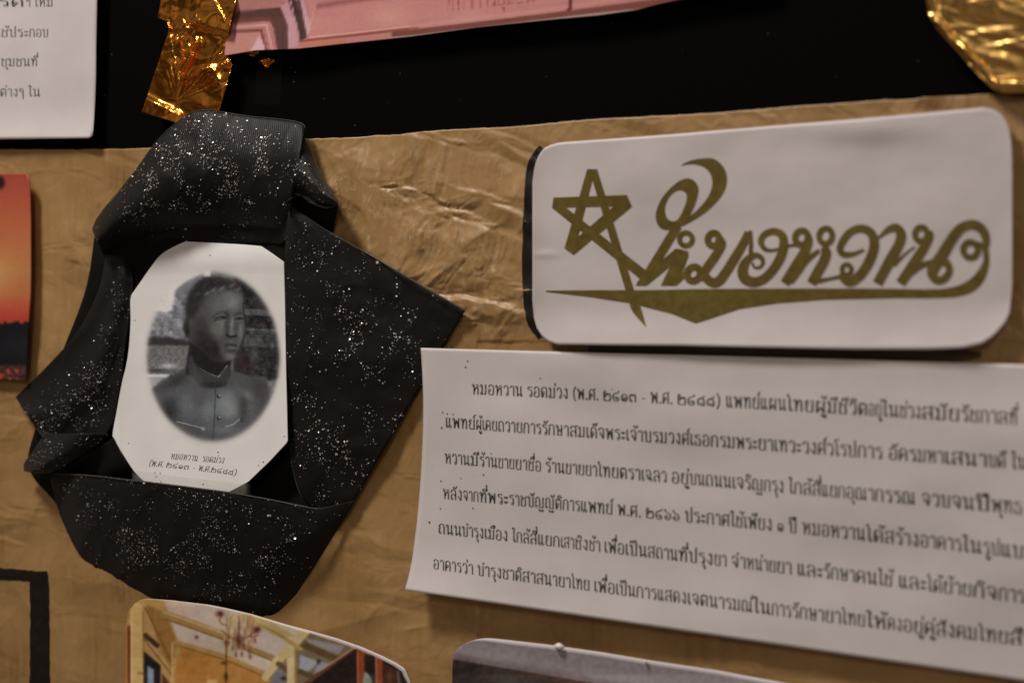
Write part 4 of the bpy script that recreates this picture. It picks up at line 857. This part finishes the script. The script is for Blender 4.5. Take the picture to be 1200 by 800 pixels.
right = Panel([(339,240,11),(388,273,9),(440,302.5,8),(500,337.5,6.2),(545,363,5.6)],
              [(337,250,10),(334,290,8),(335,350,7.5),(336,420,7.5),(338,490,7.5),(342,545,8),(352,580,8),(366,596,6),(400,613,3.5)], 90, 90,
              lambda u, v: 2.2*np.sin(np.pi*v)*np.sin(np.pi*np.clip(u, .05, 1))+.9*np.sin(5*u+4*v), M_RIB, .9, 2)
right.glitter(1000, lambda x, y, u, v: .25+.75*np.exp(-(((x-430)/90)**2+((y-400)/150)**2))+.6*np.exp(-(((x-375)/35)**2+((y-540)/35)**2))-.6*np.clip((x-500)/40, 0, 1), 22, size=(.15, .42))
low = Panel([(60,554,6),(80,554,8),(105,556,12),(150,561,16),(200,567,17.5),(262,575,17.5),(310,583,16),(350,591,13.5),(372,595,11),(395,591,7.5),(416,586,4.8)],
            [(60,566,5),(66,590,4.5),(75,615,4),(92,648,4),(112,668,3),(135,685,2.5),(170,708,2),(230,722,2),(315,730,2.2),(360,676,3.4),(400,613,4.2)], 110, 56,
            lambda u, v: 3.5*np.sin(np.pi*v**.8)*np.sin(np.pi*np.clip(u, .03, .97))**.7-2.0*np.clip((v-.6)/.4, 0, 1)*(1-np.abs(2*u-1)), M_RIB, .8, 3)
low.glitter(1350, lambda x, y, u, v: np.exp(-((v-.45)/.36)**2)*np.clip((x-80)/40, .2, 1)*np.clip((370-x)/40, .1, 1)+.04, 33, size=(.15, .42))
left = Panel([(124,299,5),(117,335,5),(103,368,5),(85,396,5),(52,432,4.5),(18,465,4.5)],
             [(150,300,3),(156,330,5),(152,370,6),(146,410,7),(142,445,7),(136,478,7),(130,500,7),(112,522,7),(84,536,7),(54,520,7)], 100, 56,
             lambda u, v: 3.6*np.sin(np.pi*v)+1.2*np.sin(11*v+4*u)*np.clip(u*2, 0, 1), M_RIB, .9, 4)
left.glitter(800, lambda x, y, u, v: np.exp(-((v-.60)/.26)**2)*np.clip(u*2.2, .25, 1), 44, tilt=.45, size=(.14, .34))
curl = Panel([(52,508,8),(44,520,8),(36,532,8),(28,543,8),(28,552,7)], [(128,508,8),(108,526,9),(86,540,10),(62,553,9),(44,555,7)], 50, 24, lambda u, v: 6*np.sin(np.pi*v), M_RIB, .6, 5)
curl.glitter(160, lambda x, y, u, v: .9+0*u, 55, tilt=.5, size=(.14, .34)); curl.o['label'] = 'rolled tip of ribbon at the left'
pocket = Panel([(40,552,6),(62,552,6.5),(86,542,8),(110,528,9),(134,512,8)], [(64,568,5),(84,562,6),(108,562,6),(132,562,6),(158,562,5)], 40, 24, lambda u, v: 3.5*np.sin(np.pi*v)*np.cos(5*u+2*v), M_RIBSHADE, .6, 6)
pocket.o['label'] = 'pocket of ribbon at the lower left, shade painted in'
selvedge([(396,240),(382,243.5),(366,238.5),(352,229),(341,226.5),(334,230),(334,238),(342,246),(362,258),(388,273),(440,302.5),(500,337.5),(545,363)], [11.5,13,13.4,13.8,13.6,13.4,13.2,11.4,10,9.4,8.6,8,7.4])
selvedge([(62,555),(105,557),(150,562),(200,568),(262,576),(310,584),(350,592),(372,596)], [7,12.4,16.4,17.9,17.9,16.4,13.9,12.4], .00018)
selvedge([(108,268),(120,247),(156,203),(180,170),(205,145),(234,129),(290,136),(352,144),(357,162),(376,203),(396,238)], [6.2,9.2,11.2,11.2,9.2,7.2,7.2,7.2,7.8,9.2,10.4], .00013)

# ------------------------------------------------------------------ printed photographs
cv = paint_facade()
xs = np.linspace(262, 900, 300)
bt = np.interp(xs, [262,265,300,350,400,480,560,640,700,746,762,800,900], [64,65,59.5,57.5,52,43.5,32.5,24,18.5,12,7.5,-1,-18])
tl = np.interp(xs, [262,276,300,900], [52,-8,-90,-90])
def h_fac(x, y): return 4.2+1.6*np.exp(-((x-330)/60)**2)*np.clip((y-20)/45, 0, 1)+.8*fbm(x/130, y/90, 15, 2)
tag(sheet('photo_print', np.stack([xs, tl], 1), np.stack([xs, bt], 1), 140, lambda x, y, u, v: h_fac(x, y), M_PHOTO, colf=cv.sample, solid=.0005), 'photo print of a pink moulded building front, above the black band', 'photo print', 'photo prints')

cv = paint_sunset()
ys = np.linspace(203.5, 446, 260)
rx = np.interp(ys, [203.5,205,210,215,260,320,345,380,410,440,446], [28,31.5,33.5,34.5,35.5,35.6,35.3,33,31.5,30,29.5])
A = np.stack([np.full(260, -150.), ys+.0*ys], 1); A[:, 1] = np.linspace(206, 436, 260)
tag(sheet('photo_print', A, np.stack([rx, ys], 1), 160, lambda x, y, u, v: 5.0+2.2*np.clip((x-10)/26, 0, 1)**2+.8*fbm(x/60, y/90, 16, 2), M_PHOTO, colf=cv.sample, solid=.0006), 'photo print of an orange sunset over a dark shore, left of the black ribbon', 'photo print', 'photo prints')

cv = paint_room()
tpts = [(147.5,735),(148.5,722),(152,714),(158,707),(165,702.5),(172,701),(200,703),(240,708),(262,712.5),(290,719),(330,731),(356,739),(390,750),(420,760.5),(445,771.5),(460,779),(470,786),(476,800),(482,830)]
def h_room(x, y): return 7.5+2.0*np.clip((200-x)/50, 0, 1)+2.0*np.clip((770-y)/60, 0, 1)+2.5*np.clip((x-400)/70, 0, 1)+.8*fbm(x/80, y/60, 17, 2)
xs = np.linspace(147.5, 482, 330); tt = np.interp(xs, [p[0] for p in tpts], [p[1] for p in tpts])
RP = tag(sheet('photo_print', np.stack([xs, tt], 1), np.stack([xs, np.maximum(tt+6, 905.)], 1), 200, lambda x, y, u, v: h_room(x, y), M_PHOTO, colf=cv.sample, solid=.0004), 'photo print of a yellow beamed room with a red chandelier, below the black ribbon', 'photo print', 'photo prints')
A = np.stack([xs+4.0*np.clip((xs-150)/100, 0, 1), tt-2.6*np.clip((xs-330)/60, 0, 1)+.4], 1); B = A.copy(); B[:, 1] = np.maximum(A[:, 1]+4, 905)
sheet('backing_card', A, B, 60, lambda x, y, u, v: h_room(np.clip(x, 148, 476), y)-2.0, M_CARD, RP, solid=.0008)

cv = paint_street()
tpts = [(530.5,800),(530,782),(530.5,771),(533,764),(539,757.5),(547,752.5),(556,750),(566,749.3),(580,750.6),(640,757.5),(700,766),(760,776),(840,788),(912,801),(960,812)]
def h_str(x, y): return 6.5+1.6*np.clip((790-y)/40, 0, 1)+.9*fbm(x/100, y/60, 18, 2)
xs = np.r_[np.linspace(530, 575, 60), np.linspace(578, 960, 160)]
tt = np.interp(xs, [p[0] for p in tpts[1:]], [p[1] for p in tpts[1:]])
SP = tag(sheet('photo_print', np.stack([xs, tt+1.2*np.clip((xs-560)/40, 0, 1)], 1), np.stack([xs, np.full(len(xs), 905.)], 1), 120, lambda x, y, u, v: h_str(x, y), M_PHOTO, colf=cv.sample, solid=.0004), 'grey and brown photo print on rounded card, white glue blob on its top edge', 'photo print', 'photo prints')
A = np.stack([xs+1.0, tt-2.2*np.clip((xs-545)/30, 0, 1)], 1); B = A.copy(); B[:, 1] = 905
sheet('backing_card', A, B, 40, lambda x, y, u, v: h_str(x, y)-2.2, M_CARD, SP, solid=.0008)
def blobmesh(name, cx, cy, h, rx, ry, rz, m, parent):
    c = W3(cx, cy, h)[0]; V = []; nu, nv = 16, 10
    for i in range(nv+1):
        for j in range(nu):
            a, b = math.pi*i/nv, 2*math.pi*j/nu; k = 1+.25*(vn(np.array(3*math.sin(a)*math.cos(b)+9), np.array(3*math.cos(a)+7), 3)-.5)
            V.append(c+np.array([rx*math.sin(a)*math.cos(b), -rz*math.sin(a)*math.sin(b), ry*math.cos(a)])*k)
    F = [(i*nu+j, (i+1)*nu+j, (i+1)*nu+(j+1) % nu, i*nu+(j+1) % nu) for i in range(nv) for j in range(nu)]
    return mesh_from(name, V, np.array(F), m, parent)
blobmesh('glue_blob', 655, 757, 8.6, .0021, .0013, .0013, M_GLUE, SP); blobmesh('glue_blob', 756, 774.5, 8.0, .0008, .0005, .0006, M_GLUE, SP)

# ------------------------------------------------------------------ gold foil
def facets(x, y, s, seed):
    f1, f2, cid, gx, gy = vor(x/s, y/s, seed); th = cid*6.283*3
    return np.cos(th)*gx+np.sin(th)*gy, f2-f1
def h_foil(x, y, u, v):
    h = 4.0; qx, qy = x+6*(vn(x/25, y/25, 71)-.5), y+6*(vn(x/25, y/25, 72)-.5); rr = random.Random(5)
    for lam, amp in ((46, 2.6), (30, 1.8), (20, .9), (12, .25)):
        a = rr.random()*6.28; c_, s_ = math.cos(a), math.sin(a); f = np.abs((((qx*c_+qy*s_)/lam+rr.random()*5) % 1)-.5)
        h = h+amp*f*np.clip(vn(x/lam, y/lam, int(lam))*1.8-.3, 0, 1); qx, qy = qx+c_*f*lam*.5, qy+s_*f*lam*.5
    ang = np.arctan2(122-y, x-205); rad = np.hypot(x-205, y-122)
    fa = ang+.10*(fbm(x/14, y/14, 4, 2)-.5); fan = ridge(fa*5.2, rad/110, 7)**6+.6*ridge(fa*10+.3, rad/70, 9)**6*np.clip(vn(fa*5, rad/30, 2)*2-.4, 0, 1)
    h = h+2.6*fan*np.clip(rad/50, 0, 1)*np.clip((rad-8)/16, 0, 1)*np.exp(-((ang-.95)/.70)**2)*np.clip((y-42)/12, 0, 1)
    g, e = facets(x, y, 16, 6); pin = np.exp(-((y-38)/15)**2)*np.clip((262-x)/60, .25, 1)
    h = h+2.4*pin*g+1.3*pin*np.abs(((x+.6*y)/8 % 1)-.5)
    g2, e2 = facets(x*1.0, y*.6, 26, 12); h = h+.8*g2*np.clip((30-y)/14, 0, 1)+.9*np.abs(((x*.9+.1*y)/13 % 1)-.5)*np.clip((26-y)/10, 0, 1)*np.exp(-((x-215)/25)**2)
    h = h+2.6*np.clip(((x-222)*.45+(y-14))/14, 0, 1)*np.clip((36-(y-.25*(x-230)))/8, 0, 1)*np.clip((x-222)/8, 0, 1)
    d = (y-(112+.50*(x-183)))                           # turned-up lower hem
    h = h+2.6*np.clip(d/9, 0, 1)**1.6*np.clip((216-x)/6, 0, 1)
    lft = x-(191-.36*(y-30)-2); h = h+1.8*np.clip((10-lft)/9, 0, 1)*np.clip((y-55)/20, 0, 1)
    return h+.35*fbm(x/40, y/40, 33, 2)
L = resample([(195,-60),(190,-10),(187,10),(184.5,21),(195.5,25),(198,35),(194.5,46),(186,72),(178,95),(171,117),(166.6,131)], 170, False)
R = resample([(284,-60),(278,-10),(275.5,5),(271,22),(267.5,40),(262,58),(261,62),(270,70),(272,76),(265,102),(257,129),(243,146),(215,147)], 170, False)
GF1 = tag(sheet('gold_foil', L, R, 150, h_foil, M_GOLD, solid=.00012), 'crumpled orange-gold foil strip hanging from the top edge, above the black ribbon', 'gold foil', 'gold foil strips')
def h_foil2(x, y, u, v):
    def hem(ax, ay, bx, by, w):
        L = (bx-ax)**2+(by-ay)**2; t = np.clip(((x-ax)*(bx-ax)+(y-ay)*(by-ay))/L, 0, 1)
        d = np.hypot(x-ax-t*(bx-ax), y-ay-t*(by-ay)); return np.sqrt(np.clip(1-(d/w)**2, 0, 1))
    h = 5+1.3*fbm((x+y*.9)/120, (y-.33*x)/15, 3, 2)+.8*fbm(x/90, y/60, 44, 2)
    qx, qy = x, y; rr = random.Random(9)
    for lam, amp in ((50, 1.7), (34, 1.3), (24, .8), (16, .3)):
        a = 1.2+rr.random()*.9; c_, s_ = math.cos(a), math.sin(a); f = np.abs((((qx*c_+qy*s_)/lam+rr.random()*5+.5*vn(x/50, y/50, int(lam))) % 1)-.5)
        h = h+amp*f*np.clip(vn(x/lam, y/lam, int(lam)+1)*1.8-.3, 0, 1); qx, qy = qx+c_*f*lam*.5, qy+s_*f*lam*.5
    k = .6+.8*vn(x/14, y/14, 8)
    return h+1.9*k*hem(1100, 27, 1166, 96, 5)+2.0*k*hem(1168, 96, 1340, 100, 5)+.8*hem(1089, -60, 1093, 22, 8)
L = resample([(1083,-70),(1086,-10),(1085,5),(1088,18),(1096,32),(1110,48),(1125,64),(1140,82),(1152,94),(1164,105),(1172,109)], 120, False)
R = np.stack([np.full(120, 1330.), np.linspace(-70, 108, 120)], 1)
tag(sheet('gold_foil', L, R, 150, h_foil2, M_GOLDPALE, solid=.00012), 'pale gold foil piece with a bright turned hem in the top right corner', 'gold foil', 'gold foil strips')
for pts, lab in (([(303,72),(305,70.5),(311,69),(318,68.6),(321.5,71),(317,77),(312.5,80)], 'larger loose gold foil crumb on the black board below the pink photo'), ([(289,61),(291,60),(297,59.5),(304,59.8),(302,64),(297,66.6),(293,65.5)], 'smaller gold foil crumb peeping out from under the pink photo')):
    P = np.array(pts); xs = np.linspace(P[:, 0].min(), P[:, 0].max(), 16); mid = (P[:, 1].min()+P[:, 1].max())/2
    k = int(np.argmax(P[:, 0])); up = P[:k+1]; dn = np.vstack([P[k:], P[:1]])[::-1]
    A = np.stack([xs, np.interp(xs, up[:, 0], up[:, 1])], 1); B = np.stack([xs, np.interp(xs, dn[:, 0], dn[:, 1])], 1)
    tag(sheet('foil_scrap', A, B, 10, lambda x, y, u, v: 1.0+1.6*facets(x, y, 4, 3)[0]+.6*vn(x/2, y/2, 2), M_GOLD, solid=.0001), lab, 'foil scrap', 'loose foil scraps')
# tiny pale dust flecks lying on the board
bd = bpy.data.objects['display_board']; ink = Ink(lambda x, y: -.5+0*x, .15); rs = random.Random(3)
for x, y in [(416,147),(388,54),(427,53),(800,60),(706,10),(346,85),(380,116),(131,64),(344,96),(540,118),(900,40),(980,90),(640,90),(455,120)]+[(rs.uniform(110,1080), rs.uniform(20,130)) for _ in range(6)]:
    r = rs.uniform(.3, .7); a = np.linspace(0, math.pi, 5); ink.strip(np.stack([x+r*np.cos(a), y-r*1.2*np.sin(a)], 1), np.stack([x+r*np.cos(a), y+r*np.sin(a)], 1))
o = ink.build('dust', M_SELV, bd); o['kind'] = 'stuff'
for o in list(SC.objects):
    if '_o' in o.keys(): del o['_o']
